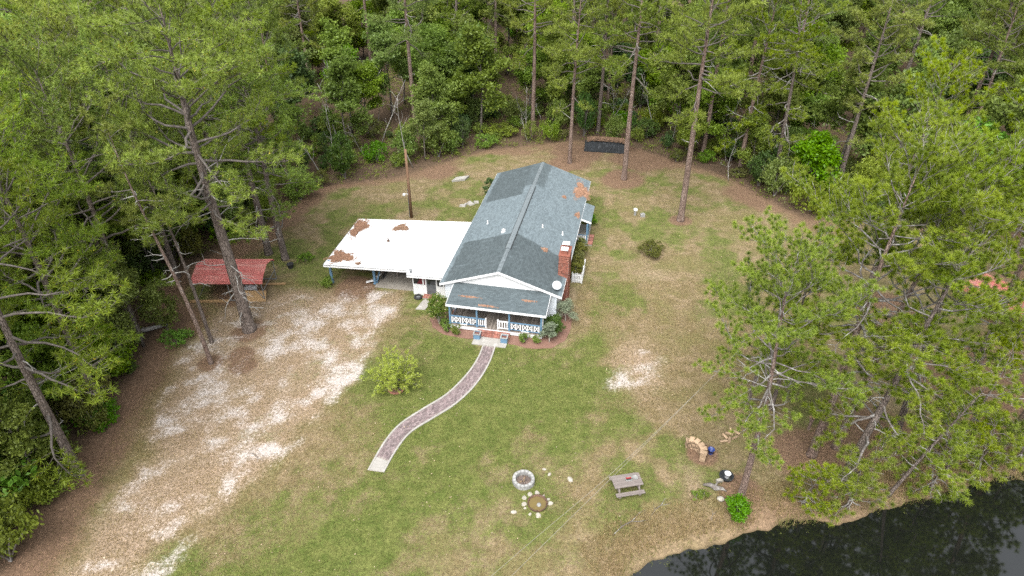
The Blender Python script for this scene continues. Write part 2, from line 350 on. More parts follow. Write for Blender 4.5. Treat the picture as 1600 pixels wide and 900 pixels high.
SPOTS = [(-14.2, 44.6, 3.2, 2.2), (-17.2, 45.2, 3.2, 1.7), (-11.2, 44.4, 1.6, 2.6), (-15, 46.5, 1.5, .8), (-20.9, 45.2, 1.2, .7), (-18.8, 34, 1.3, 1.0), (-19.6, 33.1, .8, .6), (-24, 36, .8, 1.0), (-23.4, 36.8, .7, .7), (-15.6, 30.6, .9, .8), (-20.2, 25.9, 1.3, .6), (-20.6, 24.3, 1.4, .6), (-22.2, 24.5, .9, .7), (-22.4, 22.1, 2.2, .9), (-19.1, 31.1, .8, .7), (-17.9, 35.3, .9, .8), (-17.6, 42.6, 1.4, .8), (-12, 39.5, 1.0, 1.6), (-11.1, 42.6, 1.1, 1.5), (-10.2, 45.9, 1.3, 1.2), (-12.3, 37.3, .8, 1.3), (-22.9, 41.5, .8, .8), (-19.5, 43.9, 1.2, .6),
         (9.5, 38.9, 2.0, 3.2), (8.4, 37.0, 2.6, 1.3), (1.5, 26.1, .8, .7), (-4.4, 64.6, 1.2, .5), (6.5, 28.8, .6, .35), (1.6, 26.1, 1.0, .8), (3.6, 27.6, .4, .4), (2.2, 28.9, .5, .3)]
TRACKS = [[(-9.7, 47), (-10.2, 43.5), (-11.4, 38.8), (-12.2, 36), (-13.3, 32.8)], [(-11.4, 46.1), (-12.2, 41.8), (-13, 37.3), (-14.4, 34)], [(-14.4, 34), (-18.5, 27), (-22, 21)], [(-13.3, 32.8), (-16.3, 26.8), (-19, 21.5)]]
RINGS = [(-20.8, 43.0, 1.8), (-22.3, 38.9, 1.2), (12.7, 70.9, 3.2), (17.0, 61.1, 1.6), (6.8, 75.4, 3.0), (19.0, 30, 3.0), (20.7, 30.6, 2.5), (20, 27.6, 2.5), (13.6, 27, 1.8), (-13.5, 48.9, 2.4), (-23.5, 48.5, 3.0), (24.7, 31.1, 4), (32, 36, 6), (37, 38, 6), (31, 45, 4), (43, 47, 7), (12, 30, 1.2), (8, 79, 4), (16, 77, 5), (27, 67, 5), (-8.5, 73, 3), (-20, 38.6, 1.4), (-20.4, 39.8, 1.3)]
def fields(X, Y):
    n1 = vnoise(X, Y, 6.0, 1); n2 = vnoise(X, Y, 2.2, 2); n3 = vnoise(X, Y, 0.9, 3, 3); nL = vnoise(X * 0.8 + Y * 0.6, (Y * 0.8 - X * 0.6) * 3.0, 7.0, 5)
    yd = sdist(YARD, X, Y)
    g = sstep(-1.6, 2.6, sdist(GREEN, X, Y) + (n1 - 0.5) * 5 + (n2 - 0.5) * 2.5)
    g = g * (0.42 + 0.58 * sstep(0.34, 0.6, nL * 0.6 + n2 * 0.4))
    g = np.maximum(g, 0.68 * sstep(0.42, 0.62, n1) * sstep(0.32, 0.55, n2))
    g = np.maximum(g, 0.7 * np.exp(-((X - 9) / 3.2) ** 2 - ((Y - 54) / 7) ** 2) * sstep(0.35, 0.6, n2))
    g = np.maximum(g, 0.75 * np.exp(-((X - 6) / 2.5) ** 2 - ((Y - 69) / 5) ** 2) * sstep(0.35, 0.6, n2))
    sandy = sstep(-1.2, 1.5, sdist(SANDY, X, Y) + (n2 - 0.5) * 3)
    s = sandy * 0.40
    sandy = np.maximum(sandy, np.exp(-((X - 9.2) / 2.3) ** 2 - ((Y - 38.3) / 3.6) ** 2) * 1.15)
    sandy = np.maximum(sandy, 0.8 * np.exp(-((X - 11) / 1.0) ** 2 - ((Y - 27.6) / 2.6) ** 2)); sandy = np.maximum(sandy, 0.7 * np.exp(-((X - 12.5) / 2.5) ** 2 - ((Y - 51) / 1.8) ** 2))
    for i, (cx, cy_, rx, ry) in enumerate(SPOTS):
        dd = np.hypot((X - cx) / rx, (Y - cy_) / ry); s = np.maximum(s, (0.62 if cx < -5 else 0.29) * (1 - sstep(0.2, 1.9, dd)))
    for i, t in enumerate(TRACKS):
        s = np.maximum(s, (0.54 if i < 2 else 0.42) * (1 - sstep(0.1, 1.2, ldist(t, X, Y))))
    s = s + ((n2 - 0.5) * 0.9 + (n3 - 0.5) * 0.9 + (nL - 0.5) * 0.5) * sstep(0.0, 0.25, s)
    b = (0.95 - 0.3 * sstep(-22, -16, X)) * (1 - sstep(-0.8, 2.2 + 1.2 * sstep(-18, -22, X), yd + (n2 - 0.5) * 2.5 + (n1 - 0.45) * 6.0 * sstep(-22, -16, X)))
    for cx, cy_, r in RINGS:
        b = np.maximum(b, 0.85 * (1 - sstep(0.45, 1.15, np.hypot(X - cx, Y - cy_) / r + (n2 - 0.5) * 0.5)))
    b = np.maximum(b, 0.35 * sstep(17, 26, X) * sstep(0.3, 0.6, n1))
    pd = sdist(POND, X, Y); bank = sstep(-3.2, -0.4, pd + (n2 - 0.5) * 1.5)
    b = np.maximum(b, bank * sstep(11, 14, X) * 0.8)
    wood = 1 - sstep(-3.0, 0.3, yd + (n1 - 0.5) * 2)
    g = g * (1 - 0.6 * sandy) * (1 - bank * 0.8) * (1 - 0.9 * wood); s = s * (1 - wood)
    return g, np.clip(s, 0, 1), np.clip(b, 0, 1), wood, bank, pd, sandy
# ---------------------------------------------------------------- ground: one sheet to the horizon
def ground_mat():
    m, nt, nd, ln, b = new_mat('ground_cover')
    A = lambda n: N(nt, 'ShaderNodeAttribute', attribute_name=n).outputs['Fac']
    obj_c = N(nt, 'ShaderNodeTexCoord').outputs['Object']
    nf = noise_n(nt, 5.0, 6, 0.72, obj_c); nm = noise_n(nt, 1.1, 5, 0.65, obj_c); nh = noise_n(nt, 16.0, 4, 0.75, obj_c)
    nb = noise_n(nt, 0.35, 4, 0.6, obj_c); np_ = noise_n(nt, 0.8, 5, 0.7, obj_c, dist=0.6)
    dry = mixc(nt, step_n(nt, nm, 0.35, 0.68), (0.21, 0.17, 0.087), (0.33, 0.253, 0.16))
    dry = mixc(nt, step_n(nt, nb, 0.42, 0.66), dry, (0.205, 0.185, 0.08))
    green = mixc(nt, step_n(nt, nm, 0.3, 0.7), (0.098, 0.134, 0.03), (0.185, 0.202, 0.062))
    sand = mixc(nt, nf, (0.65, 0.6, 0.57), (0.49, 0.435, 0.395))
    straw = mixc(nt, nm, (0.17, 0.105, 0.067), (0.27, 0.18, 0.122))
    wood = mixc(nt, nm, (0.085, 0.06, 0.04), (0.165, 0.115, 0.078))
    jit = math_n(nt, 'MULTIPLY_ADD', nf, 1.3, -0.65); jit2 = math_n(nt, 'MULTIPLY_ADD', nh, 0.5, -0.25)
    gm = step_n(nt, math_n(nt, 'ADD', math_n(nt, 'ADD', math_n(nt, 'MULTIPLY_ADD', np_, -1.3, math_n(nt, 'ADD', A('green'), 0.62)), math_n(nt, 'MULTIPLY', jit, 0.9)), jit2), 0.1, 0.8)
    sm = step_n(nt, math_n(nt, 'ADD', math_n(nt, 'ADD', A('sand'), math_n(nt, 'MULTIPLY', jit, 1.0)), math_n(nt, 'MULTIPLY', jit2, 1.4)), 0.38, 0.88)
    bm = step_n(nt, math_n(nt, 'ADD', math_n(nt, 'ADD', A('straw'), math_n(nt, 'MULTIPLY', jit, 0.7)), jit2), 0.2, 0.75)
    wm = step_n(nt, math_n(nt, 'ADD', A('wood'), math_n(nt, 'MULTIPLY', jit, 0.6)), 0.2, 0.8)
    soil = mixc(nt, nf, (0.48, 0.37, 0.285), (0.36, 0.255, 0.175)); so = step_n(nt, math_n(nt, 'ADD', A('soil'), math_n(nt, 'MULTIPLY', jit, 1.2)), 0.25, 1.1)
    dry = mixc(nt, math_n(nt, 'MULTIPLY', so, 0.8), dry, soil)
    c = mixc(nt, gm, dry, green); c = mixc(nt, bm, c, straw); c = mixc(nt, math_n(nt, 'MULTIPLY', sm, 0.9), c, sand); c = mixc(nt, wm, c, wood)
    bk = step_n(nt, math_n(nt, 'ADD', A('bank'), math_n(nt, 'MULTIPLY', jit, 0.8)), 0.35, 0.9)
    c = mixc(nt, math_n(nt, 'MULTIPLY', bk, 0.6), c, (0.3, 0.215, 0.135))
    zc = N(nt, 'ShaderNodeSeparateXYZ'); ln.new(obj_c, zc.inputs[0])
    c = mixc(nt, step_n(nt, math_n(nt, 'ADD', math_n(nt, 'MULTIPLY', zc.outputs[2], -1.0), math_n(nt, 'MULTIPLY', jit, 0.12)), 0.14, 0.24), c, (0.13, 0.1, 0.055))
    hs = N(nt, 'ShaderNodeHueSaturation'); ln.new(c, hs.inputs['Color']); ln.new(math_n(nt, 'MAXIMUM', math_n(nt, 'ADD', math_n(nt, 'MULTIPLY_ADD', nh, 1.1, -0.75), math_n(nt, 'MULTIPLY_ADD', nf, 1.5, 0.1)), 0.25), hs.inputs['Value'])
    ln.new(hs.outputs[0], b.inputs['Base Color']); b.inputs['Roughness'].default_value = 0.95; b.inputs['Specular IOR Level'].default_value = 0.1
    bump(nt, b, math_n(nt, 'ADD', nf, math_n(nt, 'MULTIPLY', nh, 0.5)), 0.9, 0.05)
    return m
def axis(lo, hi, st, far):
    mid = np.arange(lo, hi + st / 2, st); out = []; d = st * 2; x = hi
    while x < far: x += d; out.append(x); d *= 1.35
    left = []; d = st * 2; x = lo
    while x > -far: x -= d; left.append(x); d *= 1.35
    return np.array(left[::-1] + list(mid) + out)
gx, gy = axis(-46, 56, 0.3, 1800), axis(15, 95, 0.3, 1800)
GX, GY = np.meshgrid(gx, gy); gX, gY = GX.ravel(), GY.ravel()
g_, s_, b_, w_, bk_, pd_, so_ = fields(gX, gY)
rag_ = (vnoise(gX, gY, 2.2, 15, 4) - 0.5) * 1.2 + (vnoise(gX, gY, 0.7, 16, 2) - 0.5) * 0.7
gz = -1.3 * sstep(-1.0, 3.0, pd_ + rag_ * sstep(-1.5, -0.3, pd_)) + 0.06 * (vnoise(gX, gY, 5, 9) - 0.5) * sstep(0.5, 4, -sdist([(-19, 38), (-9.5, 27), (4, 36), (15, 70), (-14, 66)], gX, gY))
nx, ny = len(gx), len(gy)
ii = np.arange(nx * ny).reshape(ny, nx)
quads = np.stack([ii[:-1, :-1], ii[:-1, 1:], ii[1:, 1:], ii[1:, :-1]], -1).reshape(-1, 4)
me = bpy.data.meshes.new('ground'); me.vertices.add(nx * ny); me.loops.add(quads.size); me.polygons.add(len(quads))
me.vertices.foreach_set('co', np.stack([gX, gY, gz], -1).astype(np.float32).ravel())
me.loops.foreach_set('vertex_index', quads.astype(np.int32).ravel()); me.polygons.foreach_set('loop_start', np.arange(0, quads.size, 4, dtype=np.int32))
for nm_, ar in (('green', g_), ('sand', s_), ('straw', b_), ('wood', w_), ('bank', bk_), ('soil', so_)):
    a = me.attributes.new(nm_, 'FLOAT', 'POINT'); a.data.foreach_set('value', ar.astype(np.float32))
me.polygons.foreach_set('use_smooth', np.ones(len(quads), dtype=bool))
me.materials.append(ground_mat()); me.update(calc_edges=True)
tag(obj('ground', me, kind='structure'), 'sandy yard of patchy green and dry grass ringed by brown woodland floor')
# pond
def water_mat():
    m, nt, nd, ln, b = new_mat('pond_water')
    b.inputs['Base Color'].default_value = (0.005, 0.006, 0.005, 1); b.inputs['Roughness'].default_value = 0.035; b.inputs['IOR'].default_value = 1.52
    b.inputs['Specular IOR Level'].default_value = 1.0
    bump(nt, b, noise_n(nt, 2.5, 2, 0.5), 0.02, 0.02)
    return m
pb = B(); pb.add([(p[0], p[1], -0.22) for p in [(3.5, -8), (54, -8), (54, 31.5), (30, 30.5), (12, 27), (3.5, 24)]], [(0, 1, 2, 3, 4, 5)])
tag(pb.build('pond', water_mat(), kind='structure'), 'dark still pond mirroring pine trunks at the bank')
# ---------------------------------------------------------------- the house
HO, HA = (-1.09, 44.44, 0.0), R(-11.5)
house = thing('house', 'long single storey house with blue grey gable roof, front porch and white carport roof', 'house', HO, HA)
def hw(u, v, z=0.0):
    return (HO[0] + u * math.cos(HA) - v * math.sin(HA), HO[1] + u * math.sin(HA) + v * math.cos(HA), z)
rnd = random.Random(4)
def shingle_rows(b, p0, along, up, length, slope, expo=0.145, w=0.3):
    p0, al, up_ = Vector(p0), Vector(along).normalized(), Vector(up).normalized(); nrm = al.cross(up_)
    if nrm.z < 0: nrm = -nrm
    r = 0; s = 0.0
    while s < slope - 0.03:
        e = min(expo * 1.12, slope - s); off = (r % 2) * w * 0.5 + rnd.uniform(-0.02, 0.02); x = -off
        while x < length:
            a, c = max(x + 0.004, 0), min(x + w - 0.004, length)
            if c - a > 0.03:
                th = 0.014 + rnd.uniform(0, 0.010); lo = p0 + up_ * (s + rnd.uniform(-0.006, 0.006)); hi = p0 + up_ * (s + e)
                v = [lo + al * a + nrm * .002, lo + al * c + nrm * .002, hi + al * c + nrm * .001, hi + al * a + nrm * .001,
                     lo + al * a + nrm * th, lo + al * c + nrm * th, hi + al * c + nrm * .006, hi + al * a + nrm * .006]
                b.add(v, [(4, 5, 6, 7), (0, 1, 5, 4), (1, 2, 6, 5), (3, 0, 4, 7)])
            x += w
        s += expo; r += 1
UL, UR, V0, V1, ZE, ZR = -4.85, 5.0, 0.2, 21.6, 2.7, 4.4
# walls with lap siding
wb = B(); wb.box(-4.45, 4.55, 0.5, 21.3, 0.0, 2.62); wall = wb.build('wall', 'siding', house)
sb = B()
for k in range(13):
    z = 0.2 + k * 0.19
    sb.hexa([(-4.5, .46, z), (4.6, .46, z), (4.6, .5, z), (-4.5, .5, z)], [(-4.5, .485, z + .185), (4.6, .485, z + .185), (4.6, .5, z + .185), (-4.5, .5, z + .185)])
    sb.hexa([(4.55, .5, z), (4.6, .5, z), (4.6, 21.3, z), (4.55, 21.3, z)], [(4.55, .5, z + .185), (4.57, .5, z + .185), (4.57, 21.3, z + .185), (4.55, 21.3, z + .185)])
sb.build('siding', 'siding', wall, kind='stuff')
gb = B(); gb.add([(-4.4, .47, 2.62), (4.5, .47, 2.62), (0, .47, 4.3), (-4.4, .6, 2.62), (4.5, .6, 2.62), (0, .6, 4.3)], [(0, 1, 2), (5, 4, 3), (0, 3, 4, 1), (1, 4, 5, 2), (2, 5, 3, 0)])
gable = gb.build('gable_wall', 'white', house)
gs = B()
for k in range(8):
    z = 2.7 + k * 0.2; f0 = (4.3 - z) / 1.68; f1 = max((4.3 - z - .19) / 1.68, 0.02)
    gs.hexa([(-4.4 * f0, .435, z), (4.5 * f0, .435, z), (4.5 * f0, .468, z), (-4.4 * f0, .468, z)], [(-4.4 * f1, .455, z + .19), (4.5 * f1, .455, z + .19), (4.5 * f1, .468, z + .19), (-4.4 * f1, .468, z + .19)])
gs.build('siding', 'white', gable, kind='stuff')
gb = B(); gb.add([(-4.4, 21.33, 2.62), (4.5, 21.33, 2.62), (0, 21.33, 4.3), (-4.4, 21.2, 2.62), (4.5, 21.2, 2.62), (0, 21.2, 4.3)], [(0, 2, 1), (3, 4, 5), (0, 1, 4, 3), (1, 2, 5, 4), (2, 0, 3, 5)])
gb.build('gable_wall', 'white', house)
# roof
rb_ = B(); T = 0.12
for ue in (UL, UR):
    rb_.hexa([(ue, V0, ZE - T), (0, V0, ZR - T), (0, V1, ZR - T), (ue, V1, ZE - T)], [(ue, V0, ZE), (0, V0, ZR), (0, V1, ZR), (ue, V1, ZE)])
roof = rb_.build('roof', 'shingle', house)
b = B()
for ue in (UL, UR):
    up = Vector((-ue, 0, ZR - ZE)); shingle_rows(b, (ue, V0, ZE), (0, 1, 0), up, V1 - V0, up.length - .05)
b.build('shingles', 'shingle', roof, kind='stuff')
b = B(); v = V0
while v < V1 - .1:
    for s in (-1, 1):
        zz = .035 + rnd.uniform(0, .01)
        b.add([(0, v, ZR + zz), (s * .17, v, ZR - .045 + zz), (s * .17, v + .24, ZR - .055 + zz - .01), (0, v + .24, ZR + zz - .012), (s * .17, v, ZR - .06), (0, v, ZR - .01)],
              [(0, 1, 2, 3) if s > 0 else (3, 2, 1, 0), (0, 5, 4, 1)])
    v += .2
b.build('ridge_caps', 'ridge', roof, kind='stuff')
b = B()
for s in (-1, 1):
    b.hexa([(0, 3.8, ZR + .02), (s * .22, 3.8, ZR - .05), (s * .22, 15.8, ZR - .05), (0, 15.8, ZR + .02)], [(0, 3.8, ZR + .11), (s * .2, 3.8, ZR + .05), (s * .2, 15.8, ZR + .05), (0, 15.8, ZR + .11)])
b.build('ridge_vent', 'ridge', roof)
for s in (-1, 1):
    B().box(*sorted((s * .225, s * .255)), 3.8, 15.8, ZR - .07, ZR - .015).build('vent_gap', 'dark', roof)
for (u, v, r, h) in ((-1.07, 7.14, .16, .22), (-3.06, 9.5, .06, .3), (2.02, 9.1, .06, .3), (3.8, 9.2, .06, .32)):
    z = ZR - abs(u) * (.35 if u < 0 else .34)
    B().lathe([(r * 1.5, -.05), (r * 1.45, .03), (r, .05), (r, h), (r * 1.05, h + .02), (0.001, h + .03)], 12, (u, v, z)).build('vent_pipe', 'white_trim', roof, True)
for ue in (UL, UR):
    s = -1 if ue < 0 else 1
    for v, y in ((V0 - .03, V0), (V1, V1 + .03)):
        B().hexa([(ue + s * .02, v, ZE - .2), (0, v, ZR - .2), (0, y, ZR - .2), (ue + s * .02, y, ZE - .2)], [(ue + s * .02, v, ZE - .005), (0, v, ZR - .005), (0, y, ZR - .005), (ue + s * .02, y, ZE - .005)]).build('rake_board', 'white_trim', house)
    B().box(*sorted((ue + s * .003, ue + s * .03)), V0, V1, ZE - .19, ZE - .01).build('fascia', 'white_trim', house)
# front porch
PL, PR, PF = -3.55, 3.85, -1.98
pr = B(); EL, ER, EF, EB, zf, zb = -3.68, 4.15, -2.12, 0.46, 2.42, 2.84
pr.hexa([(EL, EF, zf - .1), (ER, EF, zf - .1), (ER, EB, zb - .1), (EL, EB, zb - .1)], [(EL, EF, zf), (ER, EF, zf), (ER, EB, zb), (EL, EB, zb)])
proof = pr.build('porch_roof', 'shingle_porch', house)
b = B(); up = Vector((0, EB - EF, zb - zf)); shingle_rows(b, (EL, EF, zf), (1, 0, 0), up, ER - EL, up.length)
b.build('shingles', 'shingle_porch', proof, kind='stuff')
B().box(EL - .02, ER + .02, EF - .035, EF - .003, zf - .17, zf + .01).build('fascia', 'white_trim', house)
for u in (EL, ER):
    s = -1 if u < 0 else 1; a, c = sorted((u + s * .003, u + s * .03))
    B().hexa([(a, EF, zf - .16), (c, EF, zf - .16), (c, EB, zb - .16), (a, EB, zb - .16)], [(a, EF, zf + .005), (c, EF, zf + .005), (c, EB, zb + .005), (a, EB, zb + .005)]).build('fascia', 'white_trim', house)
dk = B(); dk.box(PL, PR, PF + .03, .46, .12, .40); deck = dk.build('porch_floor', 'dark', house)
b = B(); u = PL
while u < PR - .05:
    b.box(u + .004, min(u + .136, PR), PF - .02, .455, .402 + rnd.uniform(0, .004), .44 + rnd.uniform(0, .006)); u += .14
b.build('deck_boards', 'deck', deck, kind='stuff')
B().box(PL - .02, PR + .02, PF - .01, PF + .025, .1, .395).build('porch_skirt', 'white_trim', house)
for u in (PL, PR): B().box(u - .015 if u < 0 else u + .003, u - .003 if u < 0 else u + .02, PF + .03, .45, .1, .395).build('porch_skirt', 'white_trim', house)
POSTS = [PL + .07, -1.3, 1.28, PR - .07]
for u in POSTS:
    B().box(u - .06, u + .06, PF + .02, PF + .14, .44, zf - .1).box(u - .085, u + .085, PF - .005, PF + .165, .44, .56).box(u - .085, u + .085, PF - .005, PF + .165, zf - .26, zf - .12).build('porch_post', 'blue', house)
for u in (PL + .02, PR - .02):
    B().box(u - .07, u + .07, PF + .32, PF + .5, .44, zf - .02).build('porch_post', 'white_trim', house)
def railing(u0, u1, fancy, wht=False):
    y0, y1 = PF + .05, PF + .11
    r = B().box(u0, u1, y0 - .02, y1 + .02, 1.2, 1.26).build('railing', 'white_trim' if wht else 'blue', house)
    B().box(u0, u1, y0, y1, .55, .61).build('bottom_rail', 'white_trim' if wht else 'blue', r)
    n = max(4, int((u1 - u0) / .17)); st = (u1 - u0) / n
    for k in range(n):
        u = u0 + (k + .5) * st
        if fancy and k % 5 in (1, 3):
            B().bar((u - st * .9, y0 + .02, .62), (u + st * .9, y0 + .02, 1.19), .05, .03, (0, 1, 0)).bar((u + st * .9, y0 + .045, .62), (u - st * .9, y0 + .045, 1.19), .05, .03, (0, 1, 0)).build('cross_brace', 'white_trim', r)
        else:
            B().box(u - .035, u + .035, y0 + .01, y0 + .04, .62, 1.19).build('picket', 'white_trim', r)
    if fancy:
        c = (u0 + u1) / 2; B().box(c - .3, c + .3, y0 - .012, y0 + .005, .47, .56).build('bracket', 'white_trim', r)
railing(POSTS[0] + .07, POSTS[1] - .07, True); railing(POSTS[1] + .07, -.62, False); railing(.42, POSTS[2] - .07, False, True); railing(POSTS[2] + .07, POSTS[3] - .07, True)
for u in (-.58, .38): B().box(u - .045, u + .045, PF + .03, PF + .12, .44, 1.38).build('newel_post', 'white_trim', house)
for s in (PL + .04, PR - .04):
    r = B().box(s - .03, s + .03, PF + .5, .42, 1.2, 1.26).build('railing', 'blue', house); B().box(s - .02, s + .02, PF + .5, .42, .55, .6).build('bottom_rail', 'blue', r)
def window(u0, u1, z0, z1, v, parent, ux=True):
    """window in a wall facing -v (ux) or +u"""
    t = .035
    def bx(a, c, d0, d1, z0, z1):
        return B().box(a, c, v - d1, v - d0, z0, z1) if ux else B().box(v + d0, v + d1, a, c, z0, z1)
    w = bx(u0, u1, .002, .02, z0, z1).build('window', 'glass', parent)
    f = B()
    for a, c, q0, q1 in ((u0 - .08, u1 + .08, z1, z1 + .08), (u0 - .08, u1 + .08, z0 - .08, z0), (u0 - .08, u0, z0, z1), (u1, u1 + .08, z0, z1), ((u0 + u1) / 2 - .02, (u0 + u1) / 2 + .02, z0, z1), (u0, u1, (z0 + z1) / 2 - .02, (z0 + z1) / 2 + .02)):
        k = bx(a, c, .021, .05, q0, q1); f.add(k.v, k.f)
    f.build('frame', 'white_trim', w); return w
window(-2.9, -1.6, 1.2, 2.3, .455, house); window(1.3, 2.6, 1.2, 2.3, .455, house)
for a in (8.0, 10.6, 18.6): window(a, a + 1.0, 1.2, 2.2, 4.6, house, False)
d = B().box(-.5, .42, .43, .455, .45, 2.4).build('door', 'screen', house)
B().lathe([(.03, 0), (.035, .03), (.001, .05)], 8, (.32, .4, 1.4)).build('door_handle', 'galv', d)
# brick steps and landing
for k, (y0, y1, z) in enumerate(((PF - .32, PF - .03, .27), (PF - .62, PF - .32, .14))):
    st = B().box(-1.2, 1.32, y0 + .02, y1, 0.0, z - .03).build('step', 'mortar', house)
    b = B(); u = -1.22
    while u < 1.3:
        b.box(u + .004, u + .068, y0 - .01, y1 - .004, z - .028, z + .035 + rnd.uniform(0, .006)); u += .074
    u = -1.22
    while u < 1.25:
        b.box(u + .005, u + .195, y0 + .002, y0 + .018, .02, z - .04); u += .205
    b.build('bricks', 'brick_pale', st, kind='stuff')
# chimney
C0, C1, D0, D1, CZ = 4.32, 5.16, 2.95, 4.55, 4.75
ch = B().box(C0 + .015, C1 - .015, D0 + .015, D1 - .015, 0, CZ - .02).build('chimney', 'mortar', house)
b = B(); z = .02; row = 0
while z < CZ - .04:
    off = (row % 2) * .115
    x = C0 - off
    while x < C1:
        a, c = max(x, C0), min(x + .215, C1)
        if c - a > .04:
            j = rnd.uniform(0, .008); b.box(a + .003, c - .003, D0 - j, D0 + .08, z, z + .07); b.box(a + .003, c - .003, D1 - .08, D1 + j, z, z + .07)
        x += .23
    y = D0 + .09 - off
    while y < D1 - .09:
        a, c = max(y, D0 + .09), min(y + .215, D1 - .09)
        if c - a > .04:
            j = rnd.uniform(0, .008); b.box(C1 - .08, C1 + j, a, c, z, z + .07)
            if z > 2.5: b.box(C0 - j, C0 + .08, a, c, z, z + .07)
        y += .23
    z += .082; row += 1
b.build('bricks', 'brick', ch, kind='stuff')
B().box(C0 - .03, C1 + .03, D0 - .03, D1 + .03, CZ - .015, CZ + .06).build('crown_slab', 'brick', ch)
for y in (3.3, 4.2):
    fl = B().box(4.5, 4.95, y - .18, y + .18, CZ + .061, CZ + .4).build('flue', 'brick', ch)
    B().box(4.44, 5.01, y - .26, y + .26, CZ + .47, CZ + .52).box(4.47, 4.5, y - .2, y - .17, CZ + .4, CZ + .47).box(4.95, 4.98, y + .17, y + .2, CZ + .4, CZ + .47).box(4.47, 4.5, y + .17, y + .2, CZ + .4, CZ + .47).box(4.95, 4.98, y - .2, y - .17, CZ + .4, CZ + .47).build('flue_cap', 'white_trim', fl)
B().box(4.62, 4.82, 2.3, 2.62, 1.7, 2.35).build('meter_box', 'white_trim', house)
# side porch on the right wall
S0, S1 = 13.3, 16.7
sp = B(); sp.hexa([(UR + .03, S0, 2.55), (5.95, S0, 2.3), (5.95, S1, 2.3), (UR + .03, S1, 2.55)], [(UR + .03, S0, 2.68), (5.95, S0, 2.4), (5.95, S1, 2.4), (UR + .03, S1, 2.68)])
sr = sp.build('side_porch_roof', 'shingle', house)
b = B(); up = Vector((-.92, 0, .28)); shingle_rows(b, (5.95, S0, 2.4), (0, 1, 0), up, S1 - S0, up.length); b.build('shingles', 'shingle', sr, kind='stuff')
B().hexa([(UR + .03, S0 - .03, 2.52), (5.97, S0 - .03, 2.24), (5.97, S0 - .003, 2.24), (UR + .03, S0 - .003, 2.52)], [(UR + .03, S0 - .03, 2.7), (5.97, S0 - .03, 2.42), (5.97, S0 - .003, 2.42), (UR + .03, S0 - .003, 2.7)]).build('rake_board', 'white_trim', house)
B().box(4.61, 5.75, 12.9, 16.5, 0, .38).build('side_porch_floor', 'concrete', house)
for y in (13.0, 14.6, 16.4): B().box(5.58, 5.7, y - .06, y + .06, .38, 2.36).build('porch_post', 'blue', house)
r = B().box(4.7, 5.6, 12.93, 12.99, 1.15, 1.21).build('railing', 'blue', house); B().box(4.7, 5.6, 12.93, 12.98, .5, .55).build('bottom_rail', 'blue', r)
for k in range(5): B().box(4.8 + k * .17, 4.89 + k * .17, 12.94, 12.97, .56, 1.14).build('picket', 'white_trim', r)
r = B().box(5.6, 5.67, 14.7, 16.3, 1.15, 1.21).build('railing', 'blue', house); B().box(5.6, 5.66, 14.7, 16.3, .5, .55).build('bottom_rail', 'blue', r)
for k in range(8): B().box(5.62, 5.65, 14.8 + k * .19, 14.89 + k * .19, .56, 1.14).build('picket', 'white_trim', r)
st = B().box(5.76, 6.2, 13.1, 15.0, 0, .15).build('step', 'mortar', house)
b = B(); y = 13.1
while y < 14.95: b.box(5.77, 6.22, y + .005, y + .07, .152, .2 + rnd.uniform(0, .008)); y += .076
b.build('bricks', 'brick_pale', st, kind='stuff')
# flat white carport and sunroom roof
FP = [(-15.55, 1.6), (-8.2, 1.85), (-7.95, 1.15), (-4.55, 1.25), (-4.55, 10.95), (-15.7, 9.9)]; FZ = [2.28, 2.5, 2.5, 2.55, 2.55, 2.28]
fr = B().prism(FP, [z - .1 for z in FZ], FZ).build('carport_roof', 'flatroof', house)
for (a, za), (c, zc) in (((FP[0], FZ[0]), (FP[1], FZ[1])), ((FP[2], FZ[2]), (FP[3], FZ[3])), ((FP[5], FZ[5]), (FP[0], FZ[0])), ((FP[1], FZ[1]), (FP[2], FZ[2]))):
    dx, dy = c[0] - a[0], c[1] - a[1]; l = math.hypot(dx, dy); nx_, ny_ = dy / l, -dx / l
    B().bar((a[0] + nx_ * .02, a[1] + ny_ * .02, za - .14), (c[0] + nx_ * .02, c[1] + ny_ * .02, zc - .14), .03, .17).build('fascia', 'white_trim', fr)
    B().bar((a[0] + nx_ * .028, a[1] + ny_ * .028, za - .03), (c[0] + nx_ * .028, c[1] + ny_ * .028, zc - .03), .045, .03).build('drip_edge', 'galv', fr)
for k in range(1, 7):
    u = -15.6 + k * 1.55; z = 2.28 + (u + 15.6) * .0265; B().box(u - .025, u + .025, 1.95, 9.85, z + .002, z + .014).build('roof_seam', 'flatroof', fr)
for u, v in ((-15.35, 2.3), (-11.65, 2.9), (-15.4, 9.4), (-11.6, 9.6)):
    B().box(u - .09, u + .09, v - .09, v + .09, .0, 2.3 if u < -13 else 2.33).box(u - .12, u + .12, v - .12, v + .12, 0, .12).build('carport_post', 'blue', house)
B().bar((-11.5, 2.9, .1), (-11.2, 3.2, 1.3), .16, .04).build('post_brace', 'blue', house)
B().lathe([(.09, 0), (.09, .3), (.14, .31), (.14, .36), (.001, .4)], 10, (-7.7, 1.45, 2.5)).build('vent_pipe', 'galv', fr, True)
B().lathe([(.12, 0), (.12, .12), (.05, .16), (.05, .3), (.08, .31), (.001, .36)], 10, (-11.4, 6.2, 2.4)).build('vent_pipe', 'rust', fr, True)
